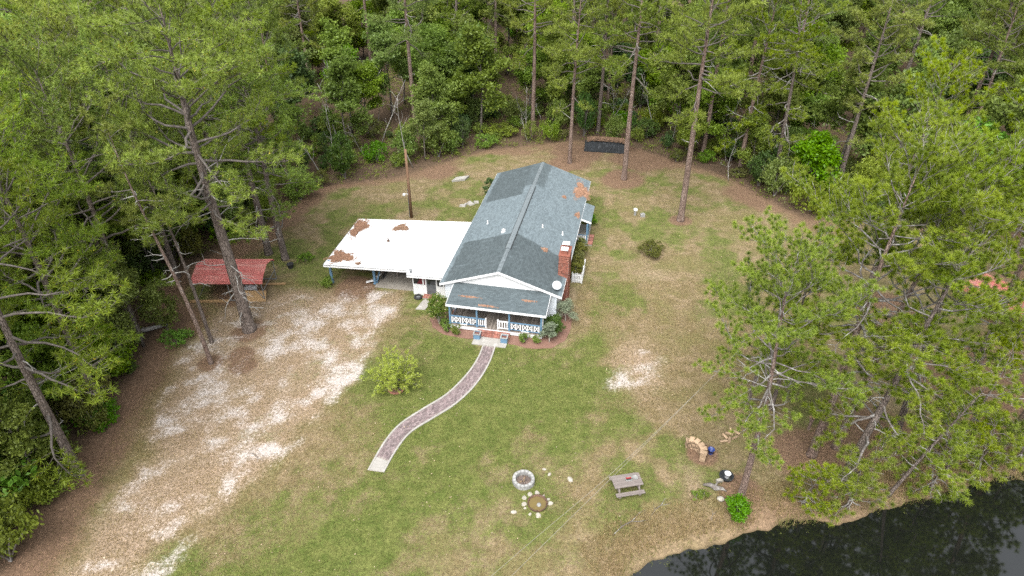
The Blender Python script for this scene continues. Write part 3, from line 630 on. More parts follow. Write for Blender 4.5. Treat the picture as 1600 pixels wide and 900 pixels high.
# sunroom under the flat roof
sw = B()
SV = 2.05
sw.box(-7.85, -6.7, SV, SV + .1, 0, 1.05).box(-5.75, -4.5, SV, SV + .1, 0, 1.05).box(-7.85, -4.5, SV, SV + .1, 2.2, 2.42)
for a in (-7.85, -6.95 + .0, -6.72, -5.78, -5.15, -4.6): sw.box(a - (.0 if a == -7.85 else .04), a + .07, SV + .001, SV + .099, 1.05, 2.2)
sw.box(-6.72, -6.65, SV + .002, SV + .098, 0, 1.05).box(-5.82, -5.75, SV + .002, SV + .098, 0, 1.05).box(-7.85, -7.75, SV + .1, 10.4, 0, 2.4)
sun_w = sw.build('sunroom_wall', 'white', house)
for a, c in ((-7.78, -7.0), (-6.88, -6.77), (-5.7, -5.2), (-5.07, -4.65)):
    w = B().box(a, c, SV + .04, SV + .06, 1.06, 2.19).build('window', 'glass', house)
B().add([(-7.5, SV + .038, 1.08), (-7.0, SV + .038, 1.08), (-7.0, SV + .038, 2.0)], [(0, 1, 2)]).build('curtain', 'curtain', house)
B().box(-6.88, -6.77, SV + .034, SV + .038, 1.08, 2.1).build('curtain', 'curtain', house)
dr = B().box(-6.64, -5.83, SV + .02, SV + .06, .08, 2.18).build('door', 'screen', house)
B().box(-6.55, -5.92, SV + .012, SV + .018, 1.15, 2.08).build('pane', 'glass', dr)
st = B().box(-6.9, -5.6, SV - .55, SV - .01, 0, .12).build('step', 'mortar', house)
b = B(); u = -6.9
while u < -5.65: b.box(u + .005, u + .07, SV - .56, SV - .01, .122, .17); u += .076
b.build('bricks', 'brick_pale', st, kind='stuff')

# ---------------------------------------------------------------- things on and beside the house
def needle_patch(name, centre, rx, ry, n, label, plane=None, mat='straw', seed=1, ln=0.22, lump=0.05):
    """a drift of pine straw: many thin slivers lying on a surface z = f(u, v)"""
    rg = np.random.default_rng(seed)
    a = rg.uniform(0, 2 * math.pi, n); rr = np.sqrt(rg.uniform(0, 1, n)) * np.where(rg.uniform(0, 1, n) < .12, 1.35, .95); wob = 1 + .28 * np.sin(a * 3 + seed) + .18 * np.sin(a * 5 + 2 * seed) + .1 * np.sin(a * 9)
    u = centre[0] + rx * rr * wob * np.cos(a); v = centre[1] + ry * rr * wob * np.sin(a)
    z = plane(u, v) + .012 + lump * np.maximum(1 - rr ** 2, 0) * rg.uniform(.3, 1, n)
    t = rg.uniform(0, math.pi, n); L = ln * rg.uniform(.6, 1.2, n) / 2; dx, dy = np.cos(t) * L, np.sin(t) * L; w = .022
    px, py = -np.sin(t) * w, np.cos(t) * w; tl = rg.uniform(-.006, .012, n)
    V = np.stack([np.stack([u - dx - px, v - dy - py, plane(u - dx, v - dy) + z - plane(u, v)], -1), np.stack([u + dx - px, v + dy - py, plane(u + dx, v + dy) + z - plane(u, v) + tl], -1),
                  np.stack([u + dx + px, v + dy + py, plane(u + dx, v + dy) + z - plane(u, v) + tl], -1), np.stack([u - dx + px, v - dy + py, plane(u - dx, v - dy) + z - plane(u, v)], -1)], 1)
    P4 = V.reshape(-1, 3); ca, sa = math.cos(HA), math.sin(HA)
    W = np.stack([HO[0] + P4[:, 0] * ca - P4[:, 1] * sa, HO[1] + P4[:, 0] * sa + P4[:, 1] * ca, P4[:, 2]], -1)
    o = obj(name, np_mesh(name, W, 4, mat), kind='stuff'); o['label'] = label
    return o
z_right = lambda u, v: np.minimum(ZR - np.abs(u) * (ZR - ZE) / UR, 9)
z_flat = lambda u, v: 2.28 + (u + 15.6) * .03 + 0 * v
z_porch = lambda u, v: zf + (v - EF) * (zb - zf) / (EB - EF)
needle_patch('pine_straw', (4.35, 18.7), .62, 1.4, 4200, 'big orange drift of pine straw at the right rear roof edge', z_right, seed=2)
needle_patch('pine_straw', (3.0, 16.1), .16, .26, 120, 'small clump of pine straw high on the right roof slope near its rear', z_right, seed=3)
needle_patch('pine_straw', (4.6, 13.7), .2, .42, 200, 'clump of pine straw above the side porch roof', z_right, seed=4)
needle_patch('pine_straw', (2.8, 5.8), .22, .3, 140, 'clump of pine straw on the right slope beside the chimney', z_right, seed=5)
needle_patch('pine_straw', (-15.0, 8.3), .58, 1.4, 2600, 'rust brown pine straw heap at the far left corner of the flat white roof', z_flat, seed=7, lump=.09)
needle_patch('pine_straw', (-14.55, 3.0), .95, .75, 2600, 'rust brown pine straw heap at the near left corner of the flat white roof', z_flat, seed=8, lump=.09)
needle_patch('pine_straw', (-11.1, 8.8), .6, .5, 1300, 'oval pine straw heap near the far edge of the flat white roof', z_flat, seed=9, lump=.08, mat='straw_old')
needle_patch('pine_straw', (-12.65, 2.2), .2, .18, 120, 'tiny pine straw tuft on the near edge of the flat white roof', z_flat, seed=10, mat='straw_old')
needle_patch('pine_straw', (-2.2, -1.05), .7, .05, 80, 'thin line of pine straw across the left half of the porch roof', z_porch, seed=13, lump=.02)
needle_patch('pine_straw', (2.6, -.75), .6, .045, 60, 'thin line of pine straw across the right half of the porch roof', z_porch, seed=14, lump=.02)
needle_patch('pine_straw', (-.5, -1.82), .75, .04, 80, 'streak of pine straw along the porch eave over the steps', z_porch, seed=15, lump=.02)
sd = thing('satellite_dish', 'white oval satellite dish on the front right roof corner', 'satellite dish', hw(4.5, .95, 2.85), HA)
B().tube([(0, 0, 0), (0, 0, .3), (.02, -.06, .42)], [.025, .025, .025], 8).box(-.1, .1, -.1, .1, -.03, .04).build('mast', 'galv', sd)
dsh = B().lathe([(.001, 0), (.12, .006), (.24, .03), (.36, .075), (.37, .07), (.24, .012), (.001, -.015)], 24); dsh = dsh.build('dish', 'dishgrey', sd, True)
dsh.location = (.02, -.1, .46); dsh.rotation_euler = (R(38), R(10), 0)
B().tube([(0, -.36, .05), (0, -.2, .3), (0, -.02, .4)], [.012, .012, .012], 6).box(-.03, .03, -.06, .05, .37, .43).build('feed_arm', 'galv', dsh)
# landing, walkway, flower bed, carport slab
b = B().prism([hw(-1.33, -3.61)[:2], hw(1.33, -3.57)[:2], hw(1.36, -2.5)[:2], hw(-1.3, -2.5)[:2]], 0, .07)
tag(b.build('landing_slab', 'concrete', kind='structure'), 'pale concrete landing below the porch steps')
tag(B().prism([hw(-11.5, 2.35)[:2], hw(-8.0, 2.45)[:2], hw(-7.9, 10.2)[:2], hw(-11.6, 9.9)[:2]], 0, .06).build('carport_slab', 'concrete_dull', kind='structure'), 'grey concrete floor under the white carport roof')
tag(B().prism([hw(-7.0, -.1)[:2], hw(-6.2, .0)[:2], hw(-6.0, 1.3)[:2], hw(-6.75, 1.4)[:2]], 0, .05).build('paving_slab', 'concrete', kind='structure'), 'short concrete slab before the sunroom door')
bedp = [(-5.45, .1), (-5.5, -1.0), (-4.9, -2.2), (-3.6, -2.95), (-1.34, -3.0), (-1.3, -2.0), (1.4, -2.0), (1.4, -3.0), (3.2, -3.25), (4.7, -2.9), (5.7, -1.8), (5.9, .4), (5.6, 2.6), (4.65, 2.6), (4.65, .4), (-4.5, .45)]
b = B()
wv = []
for i, p in enumerate(bedp):
    q = bedp[(i + 1) % len(bedp)]
    for t in (0, .25, .5, .75):
        x, y = p[0] + (q[0] - p[0]) * t, p[1] + (q[1] - p[1]) * t; wv.append(hw(x + rnd.uniform(-.08, .08), y + rnd.uniform(-.08, .08))[:2])
tag(b.prism(wv, -.01, .035).build('flower_bed', 'mulch', kind='structure'), 'reddish mulch bed wrapped round the front porch')
def catmull(pts, per=10):
    out = []; P_ = [pts[0]] + list(pts) + [pts[-1]]
    for i in range(1, len(P_) - 2):
        p0, p1, p2, p3 = [Vector(P_[j]) for j in (i - 1, i, i + 1, i + 2)]
        for k in range(per):
            t = k / per; out.append(.5 * ((2 * p1) + (p2 - p0) * t + (2 * p0 - 5 * p1 + 4 * p2 - p3) * t * t + (3 * p1 - p0 - 3 * p2 + p3) * t ** 3))
    out.append(Vector(pts[-1])); return out
WL = [(-8.92, 28.73), (-8.3, 31.0), (-7.5, 32.66), (-6.13, 34.1), (-4.55, 35.65), (-3.27, 37.75), (-2.55, 39.6), (-2.25, 41.0)]
WR = [(-7.9, 28.55), (-7.4, 30.3), (-6.65, 31.9), (-5.25, 33.25), (-3.85, 34.6), (-2.6, 36.5), (-1.72, 38.75), (-1.27, 40.8)]
cl, cr = catmull(WL), catmull(WR)
n = len(cl); b = B()
for i in range(n - 1):
    b.hexa([(cl[i].x, cl[i].y, 0), (cr[i].x, cr[i].y, 0), (cr[i + 1].x, cr[i + 1].y, 0), (cl[i + 1].x, cl[i + 1].y, 0)], [(cl[i].x, cl[i].y, .035), (cr[i].x, cr[i].y, .035), (cr[i + 1].x, cr[i + 1].y, .035), (cl[i + 1].x, cl[i + 1].y, .035)])
walk = tag(b.build('walkway', 'mortar', kind='structure'), 'curving brick walkway from the porch landing down the lawn')
# arc-length table for the bricks
acc = [0.0]
for i in range(n - 1): acc.append(acc[-1] + (((cl[i + 1] + cr[i + 1]) - (cl[i] + cr[i])) / 2).length)
def wpt(s, f):
    s = min(max(s, 0), acc[-1]); i = 0
    while i < n - 2 and acc[i + 1] < s: i += 1
    t = (s - acc[i]) / (acc[i + 1] - acc[i]); l = cl[i].lerp(cl[i + 1], t); r_ = cr[i].lerp(cr[i + 1], t); return l.lerp(r_, f)
b = B(); NC = 8
for c in range(NC):
    f0, f1 = .1 + .8 * c / NC + .008, .1 + .8 * (c + 1) / NC - .008; s = 1.02 + (c % 2) * .11
    while s < acc[-1] - .2:
        z = .052 + rnd.uniform(-.004, .007); p = [wpt(s + .006, f0), wpt(s + .006, f1), wpt(s + .2, f1), wpt(s + .2, f0)]
        b.add([(q.x, q.y, .03) for q in p] + [(q.x, q.y, z) for q in p], [(4, 5, 6, 7), (0, 1, 5, 4), (1, 2, 6, 5), (2, 3, 7, 6), (3, 0, 4, 7)]); s += .212
b.build('bricks', 'paver', walk, kind='stuff')
for f0, f1 in ((-.02, .09), (.91, 1.02)):
    b = B(); s = 0.0
    while s < acc[-1] - .05:
        s1 = min(s + .5, acc[-1]); p = [wpt(s, f0), wpt(s, f1), wpt(s1, f1), wpt(s1, f0)]
        b.hexa([(q.x, q.y, 0) for q in p], [(q.x, q.y, .066) for q in p]); s = s1
    b.build('edging', 'concrete', walk)
p = [wpt(.02, .1), wpt(.02, .9), wpt(.98, .9), wpt(.98, .1)]
B().hexa([(q.x, q.y, .02) for q in p], [(q.x, q.y, .06) for q in p]).build('end_slab', 'concrete', walk)
# planters
for u, v, lab in ((-1.08, -2.78, 'square blue planter on the left of the concrete landing'), (1.08, -2.82, 'square blue planter on the right of the concrete landing')):
    t = thing('planter', lab, 'planter', hw(u, v, .07), HA, 'planters on the landing')
    q = B()
    for a, c, e, f in ((-.25, .25, -.25, -.2), (-.25, .25, .2, .25), (-.25, -.2, -.2, .2), (.2, .25, -.2, .2)): q.box(a, c, e, f, 0, .45)
    q.build('pot', 'blue', t); B().box(-.2, .2, -.2, .2, .05, .38).build('soil', 'soil', t)
    q = B()
    for a, c, e, f in ((-.29, .29, -.29, -.2), (-.29, .29, .2, .29), (-.29, -.2, -.2, .2), (.2, .29, -.2, .2)): q.box(a, c, e, f, .452, .5)
    q.build('rim', 'stone', t)
# picket gate and fence beside the chimney
t = thing('picket_gate', 'white picket gate beside the brick chimney', 'gate', hw(5.2, 6.5), HA)
for k in range(5):
    h = .88 + .1 * (1 - abs(k - 2) / 2); B().add([(k * .15, 0, .06), (k * .15 + .11, 0, .06), (k * .15 + .11, 0, h), (k * .15 + .055, 0, h + .07), (k * .15, 0, h), (k * .15, .025, .06), (k * .15 + .11, .025, .06), (k * .15 + .11, .025, h), (k * .15 + .055, .025, h + .07), (k * .15, .025, h)],
        [(0, 1, 2, 3, 4), (9, 8, 7, 6, 5), (0, 5, 6, 1), (1, 6, 7, 2), (2, 7, 8, 3), (3, 8, 9, 4), (4, 9, 5, 0)]).build('picket', 'white_trim', t)
for z in (.25, .7): B().box(-.02, .73, .027, .06, z, z + .09).build('rail', 'white_trim', t)
B().box(-.1, -.02, -.02, .07, 0, 1.05).build('gate_post', 'white_trim', t)
t = thing('picket_fence', 'short run of white picket fence behind the gate', 'fence', hw(5.98, 6.55), HA)
for y in (0, 1.1, 2.2): B().box(-.05, .05, y - .05, y + .05, 0, 1.1).build('fence_post', 'white_trim', t)
for z in (.25, .75): B().box(-.02, .02, .05, 2.15, z, z + .08).build('rail', 'white_trim', t)
for k in range(12): B().box(.022, .045, .1 + k * .17, .2 + k * .17, .08, .98).build('picket', 'white_trim', t)
# bits at the sunroom and in the carport
t = thing('old_tyre', 'old tyre lying against the white sunroom wall', 'tyre', hw(-7.3, 1.55, .0), 0)
B().lathe([(.2, .02), (.3, 0), (.36, .06), (.37, .12), (.33, .2), (.22, .2), (.2, .14), (.2, .02)], 20).build('tread', 'tyre', t, True); B().lathe([(.001, .08), (.14, .08), (.2, .1), (.2, .06), (.001, .05)], 16).build('rim', 'galv', t, True)
t = thing('workbench', 'low workbench at the sunroom end of the carport', 'workbench', hw(-9.3, 4.6, .06), HA)
B().box(-.9, .9, -.4, .4, .5, .56).build('bench_top', 'greywood', t)
for x in (-.8, .8):
    for y in (-.32, .32): B().box(x - .05, x + .05, y - .05, y + .05, 0, .5).build('leg', 'greywood', t)
b = B(); pts = [(-.5, -.3), (.7, -.34), (.75, .3), (-.45, .33)]
b.add([(x, y, .565) for x, y in pts] + [(x * .7, y * .7, .565 + .2 + .05 * (k % 2)) for k, (x, y) in enumerate(pts)], [(3, 2, 1, 0), (4, 5, 6, 7), (0, 1, 5, 4), (1, 2, 6, 5), (2, 3, 7, 6), (3, 0, 4, 7)])
o = b.build('tarp_bundle', 'bluetarp'); o.location = hw(-9.3, 4.6, .06); o.rotation_euler = (0, 0, HA); tag(o, 'folded blue tarp on the carport workbench', 'tarp')
for k, (u, v, a, m) in enumerate(((-11.9, 3.3, .5, 'greywood'), (-11.75, 3.7, 1.0, 'white_trim'), (-12.0, 2.9, .2, 'white_trim'), (-11.2, 4.0, 1.3, 'tyre'), (-11.45, 4.4, .8, 'greywood'))):
    o = B().bar((-.45, 0, .05), (.45, 0, .09 + .05 * k), .2, .06).build('scrap_board', m); o.location = hw(u, v, .08 + .02 * k); o.rotation_euler = (0, 0, a)
    tag(o, ('grey scrap board left of the blue carport post', 'white scrap board behind the blue carport post', 'white scrap board in front of the blue carport post', 'black scrap board on the concrete by the blue carport post', 'grey scrap board farthest under the carport by the blue post')[k], 'board', 'scrap boards by the carport post')
# utility pole behind the flat roof, slab and rubble
t = thing('utility_pole', 'brown wooden utility pole behind the flat white roof', 'pole', (-10.25, 61.77, 0))
B().tube([(0, 0, -.3), (0, 0, 3.5), (0, 0, 7.4)], [.16, .14, .115], 12).build('pole', 'pole', t, True); B().tube([(-.17, -.03, 0), (-.15, -.03, 3.2)], [.03, .03], 6).build('conduit', 'galv', t)
B().tube([(0, 0, 2.6), (-.35, -.1, 2.75), (-.5, -.15, 2.7)], [.03, .03, .03], 6).lathe([(.12, 0), (.16, .12), (.08, .25), (.001, .27)], 10, (-.52, -.15, 2.55)).build('yard_lamp', 'white_trim', t)
b = B().prism([(-6.75, 70.15), (-5.3, 70.55), (-4.85, 71.5), (-6.3, 71.05)], 0, .22); tag(b.build('septic_slab', 'concrete'), 'stained rectangular concrete lid in the back yard', 'slab')
for k, (u, v, s) in enumerate(((-8.0, 18.7, .35), (-7.75, 18.95, .22), (-7.3, 19.3, .42), (-6.75, 19.7, .3))):
    o = B().hexa([(-s, -s * .6, 0), (s, -s * .7, 0), (s * .9, s * .6, 0), (-s * .8, s * .7, 0)], [(-s * .8, -s * .5, .16), (s * .8, -s * .5, .2), (s * .7, s * .4, .18), (-s * .7, s * .5, .13)]).build('concrete_chunk', 'concrete')
    o.location = hw(u, v); o.rotation_euler = (0, 0, k * 1.1); tag(o, ('leftmost broken concrete chunk behind the flat white roof', 'smallest broken concrete chunk behind the flat white roof', 'largest broken concrete chunk behind the flat white roof', 'broken concrete chunk nearest the house wall behind the flat roof')[k], 'rubble', 'concrete rubble behind the house')
# ---------------------------------------------------------------- red metal carports
def metal_carport(label, loc, rz, L=5.9, D=3.5):
    t = thing('metal_carport', label, 'carport', loc, rz)
    prof = [(0, 1.75), (.12, 2.0), (.5, 2.2), (D / 2, 2.62), (D - .5, 2.25), (D - .12, 2.08), (D, 1.85)]
    # ribbed sheets: each run of sheet between two bends is a panel of its own
    for i in range(len(prof) - 1):
        (y0, z0), (y1, z1) = prof[i], prof[i + 1]; ln_ = math.hypot(y1 - y0, z1 - z0); nr = max(1, round(ln_ / .23))
        ny_, nz_ = -(z1 - z0) / ln_, (y1 - y0) / ln_; b = B(); ring = []
        for k in range(nr):
            for f, h in ((0, 0), (.62, 0), (.72, .03), (.9, .03)):
                q = (k + f) / nr; ring.append((y0 + (y1 - y0) * q + ny_ * h, z0 + (z1 - z0) * q + nz_ * h))
        ring.append((y1, z1)); m_ = len(ring)
        vs = [(-L / 2 + rnd.uniform(-.012, .012), y, z) for y, z in ring] + [(L / 2, y, z) for y, z in ring]
        vs += [(-L / 2, y - ny_ * .015, z - nz_ * .015) for y, z in ring] + [(L / 2, y - ny_ * .015, z - nz_ * .015) for y, z in ring]
        b.add(vs, [(j, j + m_, j + m_ + 1, j + 1) for j in range(m_ - 1)] + [(2 * m_ + j + 1, 3 * m_ + j + 1, 3 * m_ + j, 2 * m_ + j) for j in range(m_ - 1)])
        b.build('roof_panel', 'redroof', t)
    for x in (-L / 2 + .15, 0, L / 2 - .15):
        b = B().tube([(x, .1, 0), (x, .06, 1.72), (x, .5, 2.14), (x, D / 2, 2.56), (x, D - .5, 2.18), (x, D - .06, 1.8), (x, D - .1, 0)], [.04] * 7, 6)
        b.build('arch_frame', 'galv', t)
    for y in (.1, D - .1): B().bar((-L / 2 + .1, y, .05), (L / 2 - .1, y, .05), .07, .07).build('base_rail', 'galv', t)
    for s in (-1, 1): B().tube([(s * (L / 2 - .15), .12, .15), (s * (L / 2 - 1.1), .12, 1.7)], [.028, .028], 6).build('brace', 'galv', t)
    B().tube([(L / 2 - .15, .2, 1.0), (L / 2 - .15, D - .15, .95)], [.03, .03], 6).build('brace', 'galv', t)
    return t
metal_carport('small red metal carport behind the big pine by the driveway', (-23.55, 46.9, 0), 0)
metal_carport('red metal shed roof half hidden by pines at the right edge', (38.4, 43.4, 0), R(-58), 6.5, 3.6)
o = B().bar((-1.6, 0, .12), (1.6, .05, .12), .2, .16).build('timber_beam', 'lumber'); o.location = (-25.3, 46.75, 0); tag(o, 'long yellow timber lying along the front of the red carport', 'timber')
o = B().bar((-1.4, 0, .1), (1.2, .02, .1), .18, .12).build('timber_beam', 'lumber'); o.location = (-20.9, 49.4, 0); o.rotation_euler = (0, 0, .05); tag(o, 'yellow timber sticking out behind the red carport leg', 'timber')
o = B().hexa([(-1.25, 0, .02), (1.25, .05, .02), (1.25, .1, .02), (-1.25, .05, .02)], [(-1.25, .55, .78), (1.25, .6, .74), (1.25, .65, .74), (-1.25, .6, .78)]).build('plywood_sheet', 'lumber'); o.location = (-21.9, 46.8, 0); tag(o, 'tan plywood sheet leaning low under the red carport', 'plywood')
o = B().box(-.5, .5, -.3, .3, .5, .56).box(-.45, -.38, -.25, -.18, 0, .5).box(.38, .45, .18, .25, 0, .5).box(-.45, -.38, .18, .25, 0, .5).box(.38, .45, -.25, -.18, 0, .5).build('folding_table', 'white_trim'); o.location = (-22.3, 48.2, 0); tag(o, 'small white folding table under the red carport', 'table')
t = thing('push_mower', 'dark push mower with red deck under the red carport', 'mower', (-23.3, 47.9, 0), .6)
B().box(-.3, .3, -.25, .25, .12, .26).build('deck', 'red', t); B().lathe([(.16, .26), (.16, .42), (.001, .46)], 12).build('engine', 'dark', t, True)
for x in (-.27, .27):
    for y in (-.28, .28): w = B().lathe([(.001, -.03), (.11, -.03), (.11, .03), (.001, .03)], 12).build('wheel', 'tyre', t); w.location = (x, y, .11); w.rotation_euler = (R(90), 0, 0)
B().tube([(.25, -.2, .25), (.9, -.2, .95), (.9, .2, .95), (.25, .2, .25)], [.018] * 4, 6).build('handle', 'galv', t)
t = thing('black_pot', 'black nursery pot beside the trees behind the red carport', 'pot', (-20.0, 52.2, 0)); B().lathe([(.22, 0), (.28, .36), (.31, .38), (.31, .43), (.26, .42), (.25, .34), (.001, .33)], 16).build('pot', 'tyre', t, True)
# old tarp-covered heap at the wood's edge
t = thing('covered_trailer', 'long low trailer under a grey blue tarp at the edge of the woods', 'trailer', (11.6, 79.6, 0), R(-10))
b = B(); rg = random.Random(8); nx_ = 14; prof = [(-1.15, .05), (-1.0, .55), (-.75, 1.0), (-.3, 1.28), (.3, 1.3), (.8, 1.05), (1.1, .1)]
vs = []
for i in range(nx_ + 1):
    x = -2.6 + 5.2 * i / nx_
    for y, z in prof: vs.append((x + rg.uniform(-.06, .06), y + rg.uniform(-.06, .06), z * (1 - .3 * (abs(x) / 2.6) ** 6) + rg.uniform(-.13, .1) * (z > .2)))
m_ = len(prof); b.add(vs, [(i * m_ + j, (i + 1) * m_ + j, (i + 1) * m_ + j + 1, i * m_ + j + 1) for i in range(nx_) for j in range(m_ - 1)] + [tuple(range(m_)), tuple(range(nx_ * m_ + m_ - 1, nx_ * m_ - 1, -1))])
b.build('tarp_cover', 'tarp', t, True)
for x in (-.7, .7): w = B().lathe([(.001, -.1), (.3, -.1), (.33, 0), (.3, .1), (.001, .1)], 14).build('wheel', 'tyre', t); w.location = (x, -.85, .3); w.rotation_euler = (R(90), 0, 0)
B().bar((2.5, 0, .4), (3.7, 0, .3), .08, .1).build('tow_bar', 'rust', t)
rg2 = np.random.default_rng(3); n_ = 900; cx = rg2.uniform(-2.3, 2.3, n_); cyy = rg2.uniform(-.7, .8, n_); zz = 1.36 - .36 * (np.abs(cx) / 2.6) ** 6 - .25 * np.maximum(np.abs(cyy) - .35, 0) + rg2.uniform(0, .05, n_)
th = rg2.uniform(0, 3.14, n_); dx, dy = np.cos(th) * .14, np.sin(th) * .14; px, py = -np.sin(th) * .03, np.cos(th) * .03
V = np.stack([np.stack([cx - dx - px, cyy - dy - py, zz], -1), np.stack([cx + dx - px, cyy + dy - py, zz], -1), np.stack([cx + dx + px, cyy + dy + py, zz + .01], -1), np.stack([cx - dx + px, cyy - dy + py, zz], -1)], 1)
o = obj('fallen_straw', np_mesh('fallen_straw', V, 4, 'straw_old'), t, 'stuff')
# ---------------------------------------------------------------- picnic table
t = thing('picnic_table', 'weathered grey picnic table on the grass near the pond bank', 'picnic table', (6.85, 27.3, 0), R(11))
for k in range(6): B().box(-.88, .88, -.45 + k * .152, -.45 + k * .152 + .143, .72, .762 + rnd.uniform(0, .004)).build('table_plank', 'greywood', t)
for y in (-.72, .6):
    for k in range(2): B().box(-.88, .88, y - .13 + k * .135, y - .13 + k * .135 + .127, .42, .46).build('bench_plank', 'greywood', t)
for x in (-.62, .62):
    B().box(x - .02, x + .02, -.85, .75, .33, .42).build('bench_support', 'greywood', t); B().box(x - .02, x + .02, -.4, .4, .63, .72).build('top_support', 'greywood', t)
    for s in (-1, 1): B().bar((x + .04, s * .25, .7), (x + .04, s * .62, 0), .05, .1, (1, 0, 0)).build('leg', 'greywood', t)
t = thing('wooden_tray', 'small crate with red and black contents on the picnic table', 'crate', (6.95, 27.36, .765), R(8))
B().box(-.19, .19, -.13, -.11, 0, .1).box(-.19, .19, .11, .13, 0, .1).box(-.19, -.17, -.11, .11, 0, .1).box(.17, .19, -.11, .11, 0, .1).build('crate_side', 'stone', t); B().box(-.165, .165, -.105, .02, .01, .07).build('contents', 'dark', t); B().box(-.165, .165, .022, .105, .01, .08).build('contents', 'red', t)
t = thing('ashtray', 'round grey dish beside the crate on the picnic table', 'dish', (7.35, 27.5, .765)); B().lathe([(.001, .01), (.14, .01), (.17, .05), (.19, .05), (.16, 0), (.001, 0)], 18).build('dish', 'stone', t, True)
# ---------------------------------------------------------------- fire ring of blocks and stone-edged fire bowl
t = thing('fire_ring', 'round grey block fire ring on the lawn', 'fire pit', (.7, 27.85, 0))
n_ = 15
def wedge(r0, r1, a0, a1, z0, z1):
    pts = [(r0, a0), (r1, a0), (r1, (a0 + a1) / 2), (r1, a1), (r0, a1), (r0, (a0 + a1) / 2)]
    return B().prism([(r * math.cos(a), r * math.sin(a)) for r, a in pts], z0, z1)
for row in range(2):
    me_w = wedge(.48, .68, .012, 2 * math.pi / n_ - .012, 0, .15).mesh('ring_block', 'stone')
    for k in range(n_):
        o = obj('ring_block', me_w, t); o.rotation_euler = (0, 0, (k + .5 * row) * 2 * math.pi / n_); o.location = (0, 0, row * .155); o.scale = (1 + rnd.uniform(-.02, .02),) * 2 + (1,)
B().lathe([(.001, .09), (.25, .1), (.47, .05)], 18).build('ash_bed', 'ash', t)
for k in range(5):
    a = k * 1.26; B().tube([(.3 * math.cos(a), .3 * math.sin(a), .12), (-.15 * math.cos(a + .4), -.15 * math.sin(a + .4), .2)], [.05, .045], 7).build('charred_log', 'logend' if k % 2 else 'ash', t)
t = thing('stone_fire_bowl', 'rusty sunken bowl ringed by pale flat stones on the lawn', 'fire bowl', (1.5, 26.15, 0))
B().lathe([(.5, .02), (.56, .2), (.6, .2), (.6, .16), (.54, 0)], 24).build('bowl_rim', 'rust', t, True); B().lathe([(.001, .1), (.51, .1)], 24).build('stale_water', 'water_brown', t)
B().lathe([(.14, .1), (.1, .2), (.001, .22)], 10, (.08, -.1, 0)).build('centre_stone', 'stone', t, True)
for k in range(10):
    a = k * 2 * math.pi / 12 + rnd.uniform(-.15, .15); r_ = rnd.uniform(.74, .95); s = rnd.uniform(.1, .22); m_ = 7; pl = [(s * rnd.uniform(.75, 1.15) * math.cos(j * 2 * math.pi / m_), s * rnd.uniform(.6, 1) * math.sin(j * 2 * math.pi / m_)) for j in range(m_)]
    o = B().add([(x, y, 0) for x, y in pl] + [(x * .85, y * .85, .035) for x, y in pl], [tuple(range(m_, 2 * m_))] + [(j, (j + 1) % m_, m_ + (j + 1) % m_, m_ + j) for j in range(m_)]).build('edging_stone', 'palestone', t); o.location = (r_ * math.cos(a), r_ * math.sin(a) * .9, 0); o.rotation_euler = (0, 0, a)
for k, (x, y, s) in enumerate(((.1, 25.6, .16), (2.3, 28.4, .13), (3.55, 28.0, .2), (2.0, 28.8, .12))):
    o = B().lathe([(.001, 0), (s, .01), (s * .9, s * .35), (s * .4, s * .5), (.001, s * .52)], 7).build('lawn_stone', 'palestone'); o.location = (x, y, 0); o.scale = (1.2, .8, 1); o.rotation_euler = (0, 0, k)
    tag(o, ('pale stone left of the stone-edged fire bowl', 'pale stone nearest the fire ring on its right', 'largest pale stone on the lawn between fire ring and picnic table', 'pale stone upslope right of the fire ring')[k], 'stone', 'loose pale stones on the lawn')
# ---------------------------------------------------------------- firewood, bucket, tub and odds by the pine
t = thing('firewood_stack', 'curved stack of split firewood standing by the pines', 'firewood', (11.95, 29.95, 0), R(15))
t.scale = (.72, .72, .8)
def splitlog(r, l):
    return B().prism([(r * math.cos(a), r * math.sin(a)) for a in (0.2, 1.1, 2.2, 3.0, 4.4, 5.4)], -l / 2, l / 2)
me_l = [splitlog(.09, .5).mesh('log', 'logend'), splitlog(.075, .46).mesh('log', 'splitwood'), splitlog(.085, .48).mesh('log', 'splitwood')]
for c in range(7):
    ang = R(-40 + c * 18); cx, cy_ = -1.15 + 1.5 * math.cos(R(20) + ang * .0) * 0 + 1.25 * math.cos(ang), 1.2 * math.sin(ang) + .15
    for rw in range(5):
        for q in range(2):
            o = obj('log', me_l[(c + rw + q) % 3], t); tx, ty = -math.sin(ang), math.cos(ang)
            o.location = (cx + tx * (q - .5) * .17, cy_ + ty * (q - .5) * .17, .1 + rw * .155); o.rotation_euler = (R(90) + rnd.uniform(-.06, .06), rnd.uniform(0, 6), ang + R(90) + rnd.uniform(-.1, .1))
for c in range(5):
    ang = R(-36 + c * 22); o = B().box(-.3, .3, -.2, .2, 0, .06).build('slab_cover', 'splitwood', t); o.location = (-1.15 + 1.22 * math.cos(ang), 1.2 * math.sin(ang) + .15, .87 + .03 * (c % 2)); o.rotation_euler = (rnd.uniform(-.1, .1), rnd.uniform(-.12, .12), ang)
t = thing('blue_bucket', 'blue plastic bucket beside the firewood stack', 'bucket', (12.62, 30.1, 0)); B().lathe([(.15, 0), (.2, .38), (.22, .38), (.22, .41), (.19, .41), (.14, .03), (.001, .03)], 18).build('pail', 'bluep', t, True); B().tube([(-.21, 0, .38), (-.15, 0, .52), (0, 0, .58), (.15, 0, .52), (.21, 0, .38)], [.008] * 5, 5).build('handle', 'galv', t)
